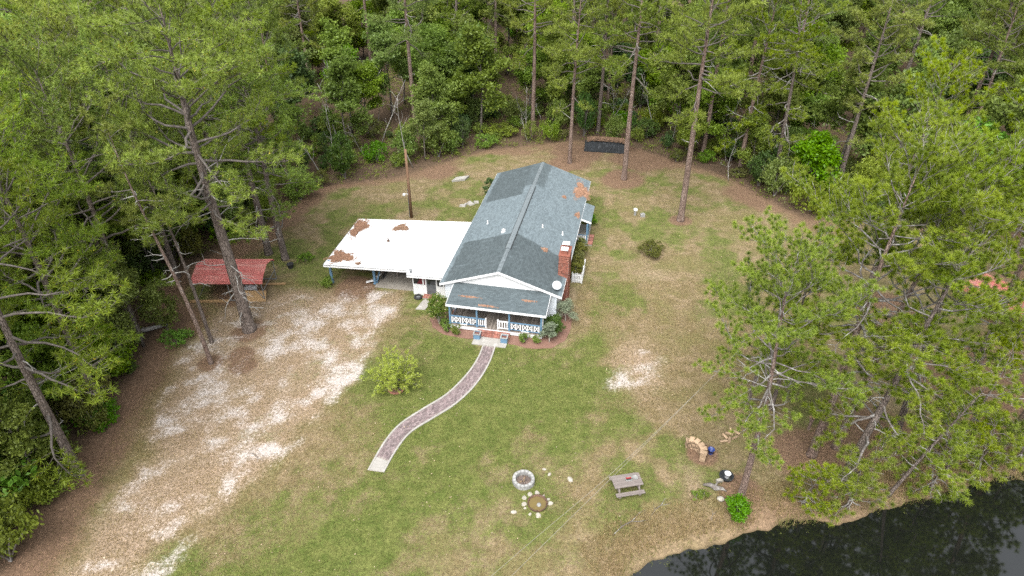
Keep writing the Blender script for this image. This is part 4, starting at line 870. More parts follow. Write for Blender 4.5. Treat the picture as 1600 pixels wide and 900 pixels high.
for k, (x, y, a) in enumerate(((13.9, 31.5, .4), (14.2, 31.7, 1.2), (14.5, 31.4, 2.1), (14.1, 31.2, 2.8), (14.7, 31.8, .9), (13.7, 31.1, 1.7), (14.45, 32.0, .1))):
    o = obj('split_log', me_l[1 + k % 2]); o.location = (x, y, .08 + .06 * (k % 3 == 1)); o.rotation_euler = (R(90), .5 * k, a); tag(o, 'pale split log dumped on the ground beneath the leaning pine', 'log', 'loose split logs under the pines')
t = thing('wash_tub', 'dark round tub with a pale pail inside by the pond pine', 'tub', (13.1, 28.15, 0)); B().lathe([(.36, 0), (.42, .2), (.44, .2), (.44, .23), (.4, .23), (.34, .03), (.001, .03)], 22).build('tub', 'tarp', t, True); B().lathe([(.14, .04), (.18, .36), (.2, .36), (.2, .38), (.17, .38), (.13, .07), (.001, .07)], 16, (.06, .03, 0)).build('pail', 'white_trim', t, True)
o = B().box(-.2, .2, -.1, .1, 0, .035).box(-.2, .2, -.1, .1, .16, .19).box(-.2, -.165, -.1, .1, .035, .16).box(.165, .2, -.1, .1, .035, .16).box(-.018, .018, -.1, .1, .035, .16).build('cinder_block', 'palestone'); o.location = (12.62, 27.85, 0); o.rotation_euler = (0, 0, .3); tag(o, 'pale cinder block next to the dark tub', 'block')
o = B().tube([(-.6, 0, .12), (-.2, .08, .16), (.15, -.05, .14), (.5, .05, .1), (.8, -.05, .06)], [.05, .14, .17, .11, .03], 9).tube([(.1, 0, .2), (.2, .25, .3), (.4, .4, .25)], [.07, .05, .02], 7).build('driftwood', 'limb', None, True); o.location = (12.1, 27.35, 0); o.rotation_euler = (0, 0, -.3); tag(o, 'gnarled grey driftwood stump near the tub', 'driftwood')
o = B().lathe([(.001, 0), (.22, .02), (.24, .12), (.12, .2), (.001, .22)], 8).build('boulder', 'palestone', None, True); o.location = (12.35, 26.5, 0); o.scale = (1, .85, 1); tag(o, 'single pale rock between the driftwood and the pond bank', 'rock')
t = thing('cut_sapling', 'cut sapling stump with two pale fresh tops among the right pines', 'stump', (19.6, 32.2, 0)); B().tube([(0, 0, 0), (.02, 0, .6), (-.12, 0, 1.15)], [.11, .09, .08], 8).tube([(.02, 0, .5), (.16, .05, .95)], [.08, .07], 8).build('stem', 'bark_red', t)
B().tube([(-.12, 0, 1.152), (-.121, 0, 1.17)], [.082, .08], 8).build('cut_face', 'lumber', t); B().tube([(.16, .05, .952), (.162, .05, .97)], [.072, .07], 8).build('cut_face', 'lumber', t)
# white post and block in the right yard
t = thing('well_post', 'short white capped post on the right side lawn', 'post', (12.62, 62.3, 0)); B().tube([(0, 0, 0), (0, 0, .55)], [.12, .12], 10).build('post', 'stone', t); B().box(-.17, .17, -.17, .17, .552, .72).build('cap', 'white_trim', t)
o = B().box(-.22, .22, -.16, .16, 0, .3).box(-.14, .14, -.1, .1, .302, .38).build('grey_block', 'stone'); o.location = (13.35, 62.0, 0); tag(o, 'small grey block just right of the white capped post', 'block')
# second pole and the two overhead cables
t = thing('utility_pole', 'slim wooden pole standing among the right hand pines', 'pole', (22.9, 42.0, 0)); B().tube([(0, 0, -.3), (0, 0, 7.6)], [.15, .11], 10).build('pole', 'pole', t, True)
for k, (a, c, lab) in enumerate((((22.9, 42.0, 7.3), (-15.0, 1.2, 6.2), 'nearer of two pale overhead cables crossing the lawn'), ((22.9, 42.0, 6.9), (-17.5, 1.0, 6.2), 'farther of two pale overhead cables crossing the lawn'))):
    A_, C_ = Vector(a), Vector(c)
    if k == 0: mid = [Vector((8.16, 26.5, 6.0)), Vector((.28, 17.95, 6.0))]
    else: mid = [Vector((7.13, 25.5, 6.0)), Vector((-.56, 17.95, 6.0))]
    pts = catmull([A_, *mid, mid[1] + (mid[1] - mid[0]) * 2], 12)
    tag(B().tube(pts, [.008] * len(pts), 5).build('overhead_cable', 'wire'), lab, 'cable', 'overhead cables')
# fallen log and dry branches
o = B().tube([(-2.2, 0, .22), (-.8, .1, .26), (.6, 0, .22), (1.8, -.1, .2)], [.15, .18, .17, .14], 9).tube([(-.5, 0, .3), (-.9, .5, .7), (-1.0, .8, 1.2)], [.07, .045, .02], 6).tube([(.2, 0, .3), (.1, -.4, .8)], [.05, .02], 6).build('fallen_log', 'deadlimb', None, True); o.location = (-29.0, 42.6, 0); o.rotation_euler = (0, 0, .55); tag(o, 'grey fallen log at the left edge of the woods', 'log')
for k, (x, y, a, s, lab) in enumerate(((6.6, 24.7, .6, 1.0, 'pale fallen branch on the bank below the picnic table'), (8.6, 25.9, .75, .7, 'thin pale stick on the bank left of the tub'), (11.6, 25.3, 1.2, .5, 'short pale stick on the bank near the bright bush'), (-16.2, 29.8, -.7, .5, 'small dry stick on the sandy drive'))):
    b = B().tube([(-1.1, 0, .05), (-.3, .12, .1), (.4, .05, .12), (1.1, .25, .08), (1.7, .2, .04)], [.02, .035, .03, .02, .008], 6).tube([(.3, .05, .12), (.7, -.25, .18), (1.2, -.4, .1)], [.022, .015, .006], 5).tube([(-.4, .12, .1), (-.1, .5, .15)], [.015, .006], 5)
    o = b.build('fallen_branch', 'limb', None, True); o.location = (x, y, -.05 if y < 26 else 0); o.rotation_euler = (0, 0, a); o.scale = (s,) * 3; tag(o, lab, 'branch', 'fallen branches')
# ---------------------------------------------------------------- trees
def curve_pts(p, d, L, n, rg, wig, turn):
    """n+1 points from p along d, bending by turn (per metre) with a random wiggle"""
    pts = [Vector(p)]; d = Vector(d).normalized(); st = L / n
    for k in range(n):
        d = (d + Vector((rg.gauss(0, wig), rg.gauss(0, wig), rg.gauss(0, wig * .7))) + turn * st).normalized()
        pts.append(pts[-1] + d * st)
    return pts
def along(pts, f):
    x = f * (len(pts) - 1); i = min(int(x), len(pts) - 2); return pts[i].lerp(pts[i + 1], x - i), (pts[i + 1] - pts[i]).normalized()
def needles(tp, td, K, ln, w, rg, spread=.85, catkin=0.0):
    """tufts: K slender blades radiating forward from every twig tip"""
    T = len(tp); tp = np.repeat(np.array(tp), K, 0); td = np.repeat(np.array(td), K, 0); n = T * K
    r = rg.normal(size=(n, 3)); r /= np.linalg.norm(r, axis=1, keepdims=True)
    d = td * rg.uniform(.15, .75, (n, 1)) + r * spread; d[:, 2] += .12; d /= np.linalg.norm(d, axis=1, keepdims=True)
    base = tp - td * rg.uniform(0, .45, (n, 1)) * ln
    side = np.cross(d, rg.normal(size=(n, 3))); side /= np.linalg.norm(side, axis=1, keepdims=True) + 1e-9
    L = ln * rg.uniform(.7, 1.15, (n, 1)); V = np.stack([base - side * w / 2, base + side * w / 2, base + d * L - np.array([0, 0, 1.0]) * L * .08], 1)
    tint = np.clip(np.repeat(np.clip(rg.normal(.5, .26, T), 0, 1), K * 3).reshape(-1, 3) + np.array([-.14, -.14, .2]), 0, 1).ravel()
    if catkin:
        m = rg.uniform(0, 1, T * K) < catkin; V[m] = (base[m][:, None, :] + rg.normal(0, .04, (m.sum(), 3, 3)).astype(float)); tint.reshape(-1, 3)[m] = 2.0
    return V.reshape(-1, 3), tint
def make_pine(seed, h, r0, cb, nl, ll, K, nlen, nw, needle, barkm, lean=0.0, twigs=8, tpt=4, dead=7, catkin=0.0, low=0.0, top_w=.55, wig=.17, limbm='limb', f0=.35, dlo=None, lowl=0, gap=0.0):
    rg = random.Random(seed); ng = np.random.default_rng(seed); tb = B(); lb = B(); db = B(); tp, td = [], []
    zs = [0, .25, .8, 2] + [2 + (h - 2) * k / 12 for k in range(1, 13)]; ph = rg.uniform(0, 6.28); amp = rg.uniform(.1, .35)
    path = [Vector((lean * (z / h) ** 1.3 * h + amp * math.sin(z / h * 5 + ph) * z / h, amp * math.cos(z / h * 4 + ph) * z / h, z)) for z in zs]
    rad = [r0 * (1.35 if z == 0 else 1.13 if z < .5 else 1.0) * max(.08, (1 - z / h) ** .75 * .94 + .06 * (1 - z / h)) for z in zs]
    path[0].z = -.3; tb.tube(path, rad, 10)
    def at(z):
        for i in range(len(path) - 1):
            if path[i + 1].z >= z: t = (z - path[i].z) / (path[i + 1].z - path[i].z); return path[i].lerp(path[i + 1], t), rad[i] + (rad[i + 1] - rad[i]) * t
        return path[-1], rad[-1]
    az = rg.uniform(0, 6.28)
    for k in range(-lowl, nl):
        t = cb + (1 - cb) * ((k + rg.uniform(-.6, 1.6)) / nl) if k >= 0 else cb * rg.uniform(.35, .95); t = min(max(t, .06), .985); az += 2.4 + rg.uniform(-.9, .9); c = max((t - cb) / (1 - cb), 0)
        prof = .35 + .65 * math.sin(math.pi * (.22 + .68 * c))
        L = ll * prof * rg.uniform(.6, 1.1); p, r_t = at(t * h); el = R(-8 + 58 * c + rg.uniform(-14, 14)) - low * (1 - c)
        d = Vector((math.cos(az) * math.cos(el), math.sin(az) * math.cos(el), math.sin(el)))
        pts = curve_pts(p, d, L, 7, rg, wig, Vector((0, 0, .09 if c > .3 else .05 - low * .04)))
        lr = min(r_t * .45, .02 + .014 * L) ; lb.tube(pts, [lr * (1 - .85 * j / 7) + .008 for j in range(8)], 5, False)
        nt_ = max(3, int(twigs * (L / ll) + 1)); sgn = 1
        for j in range(nt_):
            f = f0 + (1 - f0) * (j + rg.uniform(.2, .9)) / nt_; f = min(f, .99); q, dd = along(pts, f); sgn = -sgn; sd_ = dd.cross(Vector((0, 0, 1)))
            sd_ = sd_.normalized() if sd_.length > .1 else Vector((1, 0, 0)); tl = L * .33 * (1.15 - .7 * f) * rg.uniform(.6, 1.2) + .22
            d2 = (dd * .7 + sd_ * sgn * rg.uniform(.4, 1.0) + Vector((0, 0, rg.uniform(.0, .5)))).normalized(); tw = curve_pts(q, d2, tl, 3, rg, .15, Vector((0, 0, .28)))
            lb.tube(tw, [.018, .013, .01, .006], 3, False)
            for m in range(tpt):
                g = .35 + .65 * (m + rg.uniform(.3, 1)) / tpt; g = min(g, 1); q2, d3 = along(tw, g); off = Vector((rg.gauss(0, 1), rg.gauss(0, 1), rg.uniform(-.1, 1.1))).normalized() * rg.uniform(.05, .26) if m < tpt - 1 else Vector((0, 0, 0))
                tp.append(tuple(q2 + off)); v = d3 * .5 + off * 1.2 + Vector((0, 0, .55)); td.append(tuple(v.normalized()))
        tp.append(tuple(pts[-1])); td.append(tuple((pts[-1] - pts[-2]).normalized()))
    for k in range(4): tp.append((path[-1].x + rg.uniform(-.25, .25), path[-1].y + rg.uniform(-.25, .25), path[-1].z + rg.uniform(-.3, .15))); td.append((0, 0, 1))
    for k in range(dead):
        z = h * (rg.uniform(max(.12, cb - .28), cb + .12) if not dlo or k % 2 else rg.uniform(*dlo)); a = rg.uniform(0, 6.28); p, r_t = at(z); L = rg.uniform(.4, 2.4) * (ll / 4.5)
        pts = curve_pts(p, (math.cos(a), math.sin(a), rg.uniform(-.5, .4)), L, 5, rg, .22, Vector((0, 0, -.1))); db.tube(pts, [.05 - .008 * j for j in range(6)], 5, False)
        for j in range(2):
            q, dd = along(pts, rg.uniform(.4, .9)); s_ = curve_pts(q, dd + Vector((rg.gauss(0, .7), rg.gauss(0, .7), rg.gauss(0, .5))), L * .4, 3, rg, .2, Vector((0, 0, -.1))); db.tube(s_, [.022, .016, .011, .005], 4, False)
    if gap:
        cells = {}; keep = []
        for i_, p in enumerate(tp):
            key = tuple(int(math.floor(v / gap)) for v in p)
            if all((p[0] - q[0]) ** 2 + (p[1] - q[1]) ** 2 + (p[2] - q[2]) ** 2 > gap * gap for a_ in (-1, 0, 1) for b_ in (-1, 0, 1) for c_ in (-1, 0, 1) for q in cells.get((key[0] + a_, key[1] + b_, key[2] + c_), ())):
                cells.setdefault(key, []).append(p); keep.append(i_)
        tp = [tp[i_] for i_ in keep]; td = [td[i_] for i_ in keep]
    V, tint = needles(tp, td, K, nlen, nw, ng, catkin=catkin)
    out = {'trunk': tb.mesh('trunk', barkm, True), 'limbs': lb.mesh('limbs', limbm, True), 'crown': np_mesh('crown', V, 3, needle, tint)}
    if db.v: out['dead_limbs'] = db.mesh('dead_limbs', 'deadlimb', True)
    return out
def leaves(cp, cr, n, size, rg, tintspread=.26, accent=0.0, up=.6):
    """n diamond leaves in every clump"""
    C = len(cp); c = np.repeat(np.array(cp), n, 0); r = np.repeat(np.array(cr), n)[:, None]; m = C * n
    o = rg.normal(size=(m, 3)); o /= np.linalg.norm(o, axis=1, keepdims=True); o *= rg.uniform(0, 1, (m, 1)) ** .45; o[:, 2] *= .65
    p = c + o * r; nrm = rg.normal(size=(m, 3)) * .8; nrm[:, 2] += up * 1.4; nrm /= np.linalg.norm(nrm, axis=1, keepdims=True)
    a = np.cross(nrm, rg.normal(size=(m, 3))); a /= np.linalg.norm(a, axis=1, keepdims=True) + 1e-9; b = np.cross(nrm, a); s = size * rg.uniform(.6, 1.25, (m, 1))
    V = np.stack([p - a * s * .55, p + b * s * .3, p + a * s * .6 - nrm * s * .12, p - b * s * .3], 1)
    tint = np.repeat(np.clip(rg.normal(.5, tintspread, C), 0, 1), n * 4)
    if accent: k = rg.uniform(0, 1, m) < accent; tint.reshape(-1, 4)[k] = 2.0
    return V.reshape(-1, 3), tint
def make_broadleaf(seed, h, r0, w, leafm, barkm='bark_grey', n1=6, n2=5, n3=4, lpc=42, lsize=.2, cr=.55, fork=.35, accent=0.0, upk=.10, drop=0.0):
    rg = random.Random(seed); ng = np.random.default_rng(seed); tb = B(); cp, crr = [], []
    zs = [k / 7 for k in range(8)]; ph = rg.uniform(0, 6); am = rg.uniform(.02, .06) * h; path = [Vector((am * math.sin(z * 4 + ph) * z, am * math.cos(z * 3 + ph) * z, z * h * .82)) for z in zs]
    path[0].z = -.15; tb.tube(path, [r0 * (1.3 if k == 0 else 1) * (1 - .82 * zs[k]) for k in range(8)], 8); az = rg.uniform(0, 6)
    for i in range(n1 + 2):
        f = fork + (.97 - fork) * (i + rg.uniform(0, .8)) / (n1 + 2); p, d0 = along(path, min(f, .99)); az += 2.4 + rg.uniform(-.5, .5); c = (f - fork) / (1 - fork); el = R(18 + 45 * c + rg.uniform(-12, 12)); L = w * rg.uniform(.7, 1.1) * (1 - .45 * c)
        pts = curve_pts(p, (math.cos(az) * math.cos(el), math.sin(az) * math.cos(el), math.sin(el)), L, 5, rg, .14, Vector((0, 0, upk - drop))); lr = r0 * .36 * (1 - .4 * c); tb.tube(pts, [lr * (1 - .15 * j) + .006 for j in range(6)], 5, False)
        for j in range(n2):
            q, dd = along(pts, min(.99, .3 + .7 * (j + rg.uniform(.2, .9)) / n2)); d2 = dd * .6 + Vector((rg.gauss(0, .6), rg.gauss(0, .6), rg.gauss(.15, .4))); L2 = L * rg.uniform(.3, .5); p2 = curve_pts(q, d2, L2, 3, rg, .2, Vector((0, 0, .1 - drop))); tb.tube(p2, [lr * .35, lr * .26, lr * .18, .006], 4, False)
            for k in range(n3):
                q2, d3 = along(p2, min(1, .25 + .75 * (k + rg.uniform(.3, 1)) / n3)); cp.append(tuple(q2 + Vector((rg.gauss(0, .3), rg.gauss(0, .3), rg.gauss(0, .25))) * cr)); crr.append(cr * rg.uniform(.6, 1.25))
    V, tint = leaves(cp, crr, lpc, lsize, ng, accent=accent)
    return {'trunk': tb.mesh('trunk', barkm, True), 'crown': np_mesh('crown', V, 4, leafm, tint)}
def make_shrub(seed, rx, h, leafm, nc=70, lpc=40, lsize=.1, cr=.22, barkm='limb', accent=0.0, base=.15, shell=.45, stems=7):
    rg = random.Random(seed); ng = np.random.default_rng(seed); tb = B(); cp, crr = [], []
    for k in range(nc):
        a = rg.uniform(0, 6.28); u = rg.uniform(-1, 1); rr = rg.uniform(shell, 1) ** .5; s = math.sqrt(1 - u * u); wob = 1 + .22 * math.sin(a * 3 + seed) + .12 * math.sin(a * 7 + u * 4)
        cp.append((rx * rr * s * math.cos(a) * wob, rx * rr * s * math.sin(a) * wob, h * (base + (1 - base) * (.5 + .5 * u * rr)) + rg.gauss(0, .04))); crr.append(cr * rg.uniform(.6, 1.3))
    for k in range(stems):
        c = cp[rg.randrange(nc)]; pts = [(rg.uniform(-.08, .08), rg.uniform(-.08, .08), -.05), (c[0] * .35, c[1] * .35, c[2] * .45), (c[0] * .9, c[1] * .9, c[2] * .95)]; tb.tube(pts, [.035 * h ** .5, .024 * h ** .5, .008], 5, False)
    V, tint = leaves(cp, crr, lpc, lsize, ng, accent=accent)
    return {'stems': tb.mesh('stems', barkm, True), 'foliage': np_mesh('foliage', V, 4, leafm, tint)}
def make_vase(seed, h, w, leafm, n=36, lpc=34, lsize=.08, cr=.17, barkm='limb'):
    """thin stems fanning out from one foot, fine leaves all along them"""
    rg = random.Random(seed); ng = np.random.default_rng(seed); tb = B(); cp, crr = [], []
    for k in range(n):
        a = k * 2.4 + rg.uniform(-.4, .4); f = (k + .5) / n; el = R(82 - 62 * f ** .8 + rg.uniform(-8, 8)); L = (h * (1 - f) + w * 1.05 * f) * rg.uniform(.85, 1.1)
        pts = curve_pts((.05 * math.cos(a), .05 * math.sin(a), rg.uniform(.0, .35)), (math.cos(a) * math.cos(el), math.sin(a) * math.cos(el), math.sin(el)), L, 6, rg, .1, Vector((0, 0, .06))); tb.tube(pts, [.028, .022, .018, .014, .01, .007, .004], 5, False)
        for j in range(11):
            q, dd = along(pts, min(.99, .3 + .7 * (j + rg.uniform(0, 1)) / 11)); o_ = Vector((rg.gauss(0, 1), rg.gauss(0, 1), rg.gauss(0, .6))).normalized() * rg.uniform(.03, .34); tb.tube([q, q + o_], [.006, .003], 3, False); cp.append(tuple(q + o_)); crr.append(cr * rg.uniform(.6, 1.3))
    V, tint = leaves(cp, crr, lpc, lsize, ng)
    return {'trunk': tb.mesh('trunk', barkm, True), 'crown': np_mesh('crown', V, 4, leafm, tint)}
def make_bare(seed, h, mat='deadlimb'):
    rg = random.Random(seed); tb = B(); path = curve_pts((0, 0, -.1), (rg.uniform(-.25, .25), rg.uniform(-.25, .25), 1), h, 8, rg, .09, Vector((0, 0, .02))); tb.tube(path, [.055 - .005 * k for k in range(9)], 6)
    for k in range(9):
        q, d = along(path, rg.uniform(.3, .98)); L = rg.uniform(.5, 2.0); p2 = curve_pts(q, d * .5 + Vector((rg.gauss(0, .8), rg.gauss(0, .8), .4)), L, 4, rg, .2, Vector((0, 0, .05))); tb.tube(p2, [.022, .016, .012, .008, .004], 4, False)
        for j in range(2): q2, d2 = along(p2, rg.uniform(.3, .9)); p3 = curve_pts(q2, d2 + Vector((rg.gauss(0, .7), rg.gauss(0, .7), .2)), L * .5, 3, rg, .2, Vector((0, 0, .05))); tb.tube(p3, [.01, .008, .006, .003], 3, False)
    return {'stems': tb.mesh('stems', mat, True)}
def plant(name, kit, label, cat, x, y, rz, sc=1.0, group=None, z=0.0, sz=None, tilt=None):
    t = thing(name, label, cat, (x, y, z), rz, group, sc)
    if sz: t.scale = (sc, sc, sz)
    if tilt: t.rotation_euler = (tilt[0], tilt[1], rz)
    for nm, me_ in kit.items(): obj(nm, me_, t, 'stuff' if nm in ('limbs', 'dead_limbs', 'stems') else None)
    return t
# near pines on the right: open crowns of tufts on pale limbs
NEAR = [make_pine(11, 22, .3, .5, 42, 7.0, 100, .33, .028, 'needle_near', 'bark_red', .03, 20, 3, 8, low=.2, wig=.27, lowl=3, gap=.36),
        make_pine(12, 22, .27, .52, 32, 6.4, 100, .33, .028, 'needle_near', 'bark_red', .09, 20, 3, 8, low=.2, wig=.27, lowl=4, gap=.38),
        make_pine(13, 21, .26, .5, 26, 5.8, 100, .33, .028, 'needle_near', 'bark', .1, 20, 3, 8, low=.4, wig=.27, lowl=8, gap=.42)]
NEARS = [make_pine(14, 12, .14, .3, 22, 3.0, 100, .31, .028, 'needle_near', 'bark', .03, 11, 3, 5, wig=.24, gap=.36), make_pine(15, 13, .15, .32, 22, 3.1, 100, .31, .028, 'needle_near', 'bark', .05, 11, 3, 5, wig=.24, gap=.36)]
YOUNG = make_pine(23, 4.6, .07, .1, 26, 1.9, 90, .29, .026, 'needle_near', 'bark', .05, 7, 3, 2, wig=.24, gap=.34, low=.3)
ld = dict(limbm='limb_dark', f0=.42, wig=.26, gap=.34)
BIG = make_pine(16, 24.5, .46, .44, 54, 7.0, 40, .38, .04, 'needle_left', 'bark', -.012, 24, 5, 24, .05, dlo=(.08, .3), low=.1, **ld)
LEFT = [make_pine(17 + k, 21 + k, .28 + .03 * k, .34 + .05 * k, 42, 5.6 + .4 * k, 30, .4, .046, 'needle_left', 'bark', .02, 18, 5, 5, .06 if k < 2 else 0.02, low=.1, lowl=2, **ld) for k in range(3)]
DEADISH = make_pine(21, 19, .17, .62, 12, 2.4, 26, .34, .035, 'needle_left', 'bark_red', -.09, 6, 3, 22)
SLIM = make_pine(22, 17, .15, .55, 20, 3.0, 26, .36, .04, 'needle_left', 'bark', -.05, 10, 4, 6, **ld)
WOODP = [make_pine(30 + k, 23 + (k % 3), .26 + .03 * (k % 3), (.46, .4, .52, .34)[k], 42, (5.2, 5.0, 5.4, 4.8)[k], 24, .44, .07, 'needle_wood', 'bark' if k % 2 else 'bark_red', .015, 15, 5, 4, lowl=2, **ld) for k in range(4)]
kw = dict(n1=7, n2=6, n3=4, lpc=46, lsize=.26, cr=.75)
BL = [make_broadleaf(40, 9, .11, 3.2, 'leaf_lime', **kw), make_broadleaf(41, 11, .13, 3.5, 'leaf_mid', **kw), make_broadleaf(42, 7, .09, 2.9, 'leaf_lime', fork=.15, **kw), make_broadleaf(43, 12, .14, 3.0, 'leaf_mid', fork=.3, **kw),
      make_broadleaf(44, 8, .12, 3.0, 'leaf_dark', fork=.12, **kw), make_broadleaf(45, 6, .08, 2.6, 'leaf_bright', fork=.18, **kw)]
SH = [make_shrub(50, 1.3, 1.9, 'leaf_mid', 60, 36, .16, .4), make_shrub(51, 1.5, 1.4, 'leaf_lime', 60, 34, .17, .4), make_shrub(52, 1.1, 2.3, 'leaf_dark', 60, 40, .15, .38), make_shrub(53, 1.4, 1.2, 'leaf_bright', 50, 30, .17, .38), make_shrub(54, 1.3, 1.7, 'leaf_olive', 55, 34, .15, .36)]
BARE = [make_bare(60, 7), make_bare(61, 5), make_bare(62, 8)]
# ---------------------------------------------------------------- single trees that stand out
plant('pine_tree', BIG, 'huge broad crowned pine in front of the red metal carport', 'pine', -20.8, 43.0, .4, 1.06, sz=1.0)
plant('pine_tree', DEADISH, 'leaning slender pine with dead white upper limbs left of the big pine', 'pine', -22.34, 38.9, 0)
plant('pine_tree', SLIM, 'slim leaning pine close behind the dead-limbed pine', 'pine', -23.2, 41.4, .2)
plant('pine_tree', LEFT[2], 'stout pine trunk just behind the red metal carport roof', 'pine', -22.7, 54.6, 2.0)
plant('pine_tree', LEFT[1], 'slim pine reaching toward the flat white roof behind the carport', 'pine', -20.9, 53.7, 3.3, 1.05, sz=.78)
plant('pine_tree', LEFT[0], 'thick pine nearest the lower left corner at the straw edge', 'pine', -26.6, 28.4, 1.0, 1.05)
plant('pine_tree', LEFT[1], 'left edge pine rising from the bright green weeds', 'pine', -27.9, 33.9, 2.6, .95)
for k, (x, y, r_, s, lab) in enumerate(((-35.1, 41.8, 0, 1.0, 'right one of the twin pines at the left picture edge'), (-36.2, 42.4, 2.2, 1.04, 'left one of the twin pines at the left picture edge'), (-33.9, 36.6, 4.0, .95, 'pine between the twin pines and the lower left pine'), (-33.1, 47.0, 1.3, .98, 'pine left of the red carport behind the fallen log'), (-29.6, 50.6, 3.0, .9, 'pine directly left of the red carport'), (-27.4, 58.0, .7, 1.0, 'pine in the woods behind the left end of the red carport'))):
    plant('pine_tree', LEFT[k % 3], lab, 'pine', x, y, r_, s)
for x, y, kit, r_, s, lab in ((6.83, 75.4, WOODP[0], .3, .93, 'tall bare trunked pine directly behind the house roof'), (12.68, 70.95, WOODP[2], 1.9, 1.0, 'straight tall pine in front of the tarp covered trailer'), (17.04, 61.1, WOODP[2], 4.0, 1.04, 'thick lone pine on the right back lawn'), (-12.3, 84.0, WOODP[2], 2.8, 1.0, 'tall pine with long bare trunk behind the utility pole'),
                          (48.4, 84.1, WOODP[1], 1.0, 1.1, 'massive forked pine at the upper right'), (50, 71, WOODP[0], 3.0, .95, 'leaning dark pine at the upper right edge'), (29.4, 70.1, NEAR[2], 2.0, 1.0, 'low limbed fresh green pine at the right rear corner of the lawn'), (26.2, 72.8, NEAR[1], 4.4, .98, 'fresh green pine with drooping limbs behind the right rear lawn corner'), (34.5, 66.0, WOODP[1], 1.2, .95, 'broad dull green pine right of the rear lawn corner')):
    plant('pine_tree', kit, lab, 'pine', x, y, r_, s)
plant('pine_tree', NEAR[0], 'tall pine with round bright crown top on the right bank', 'pine', 18.98, 29.95, .5, .95, sz=.88)
plant('pine_tree', NEAR[1], 'right leaning pine, upper of the leaning pair on the right bank', 'pine', 20.75, 30.6, .1, .95, sz=.86)
plant('pine_tree', NEAR[2], 'right leaning pine at the water edge, lower of the leaning pair', 'pine', 20.0, 27.8, -.1, .95, sz=.86)
plant('pine_tree', NEARS[0], 'young slender pine behind the firewood stack', 'pine', 16.0, 34.1, 0, 1.0)
plant('pine_tree', NEARS[1], 'young slender pine to the right of the other slender one', 'pine', 17.75, 34.1, 1.2, 1.0)
plant('pine_tree', NEAR[0], 'reddish barked pine beside the bright bush on the bank', 'pine', 13.75, 27.0, 2.2, .72)
for x, y, k, r_, s, lab in ((24.7, 31.1, 2, 2.0, .9, 'sparse pine over the bank right of the leaning pair'), (32.1, 36.0, 1, 1.4, .95, 'pine in the brown straw toward the right edge'), (36.5, 35.5, 0, 3.5, .9, 'pine at the right picture edge below the red shed'), (29.6, 47.0, 2, 4.2, .92, 'pine on the right lawn left of the red shed'), (31.5, 30.6, 1, 5.2, .82, 'pine leaning over the water at the lower right')):
    plant('pine_tree', NEAR[k], lab, 'pine', x, y, r_, s)
for x, y, k, r_, s, lab in ((22.4, 26.8, 1, .9, .78, 'small pine at the waterline drooping over the pond'), (26.6, 28.4, 0, 2.0, .82, 'small pine with feathery boughs hanging over the pond'), (30.2, 34.0, 0, 3.5, .9, 'young pine in the straw behind the bank at right'), (34.8, 32.4, 1, 4.2, .7, 'young pine by the water at the right picture edge')):
    plant('pine_tree', NEARS[k], lab, 'pine', x, y, r_, s, tilt=(.2, .06) if 'pond' in lab else None)
for x, y, r_, s, lab in ((17.1, 26.0, .3, .8, 'low bushy young pine on the bank right of the bright bush'), (19.6, 25.9, 1.7, 1.05, 'bushy young pine hanging over the water below the leaning pair'), (25.0, 27.2, 4.0, 1.15, 'bushy young pine at the waterline, third along the bank'), (28.3, 28.6, 5.1, 1.1, 'bushy young pine on the bank corner at the lower right'), (31.2, 28.9, .9, 1.2, 'bushy young pine at the waterline near the right edge')):
    plant('pine_tree', YOUNG, lab, 'pine', x, y, r_, s)
# ---------------------------------------------------------------- garden plants
bl_yard = make_vase(70, 3.1, 1.9, 'leaf_feather')
yt = plant('yard_tree', bl_yard, 'feathery lime green young tree on the lawn by the walkway', 'tree', -8.28, 36.3, 0)
t = thing('tree_ring', 'low brick ring round the foot of the lime green tree', 'edging', (-8.2, 36.15, 0))
me_r = wedge(.5, .6, .02, 2 * math.pi / 16 - .02, -.03, .09).mesh('ring_brick', 'brick_pale')
for k in range(16): o = obj('ring_brick', me_r, t); o.rotation_euler = (0, 0, k * 2 * math.pi / 16)
B().lathe([(.001, .04), (.5, .02)], 16).build('mulch', 'mulch', t)
sk = make_shrub(77, .5, .55, 'leaf_mid', 26, 30, .09, .15); plant('shrub', sk, 'low green suckers at the foot of the lime green tree', 'shrub', -8.15, 36.35, 0)
cam_t = make_shrub(71, .92, 2.7, 'leaf_bloom', 150, 40, .1, .24, 'white_bark', .06, .34, .5, 9)
def hp(name, kit, label, u, v, rz=0, sc=1.0, cat='shrub', group=None):
    x, y, z = hw(u, v); return plant(name, kit, label, cat, x, y, rz, sc, group)
hp('round_shrub', cam_t, 'round pale budded small tree left of the front porch', -4.45, -1.55, 0, 1.0, 'shrub')
lit = make_shrub(72, .34, .6, 'leaf_mid', 30, 34, .07, .13)
for u, v, s, lab in ((-3.55, -2.4, 1.05, 'small bush, first from the left in the porch bed'), (-2.78, -2.58, 1.15, 'small bush, second from the left in the porch bed'), (2.6, -2.55, 1.15, 'small bush just right of the concrete landing'), (3.58, -2.4, 1.0, 'small bush at the right end of the porch bed'), (-3.9, -1.9, 1.2, 'small bush tucked behind the round porch tree')):
    hp('small_bush', lit, lab, u, v, u, s, 'bush', 'small bushes in the porch bed')
hp('round_shrub', make_shrub(73, .85, 1.5, 'leaf_dark', 120, 46, .09, .22), 'dense dark green round shrub at the right porch corner', 4.6, -.9, 0, 1.0)
hp('small_tree', make_broadleaf(74, 1.9, .05, .65, 'leaf_grey', 'white_bark', 5, 5, 4, 34, .09, .22, .35), 'small pale stemmed tree in front of the dark round shrub', 4.5, -2.15)
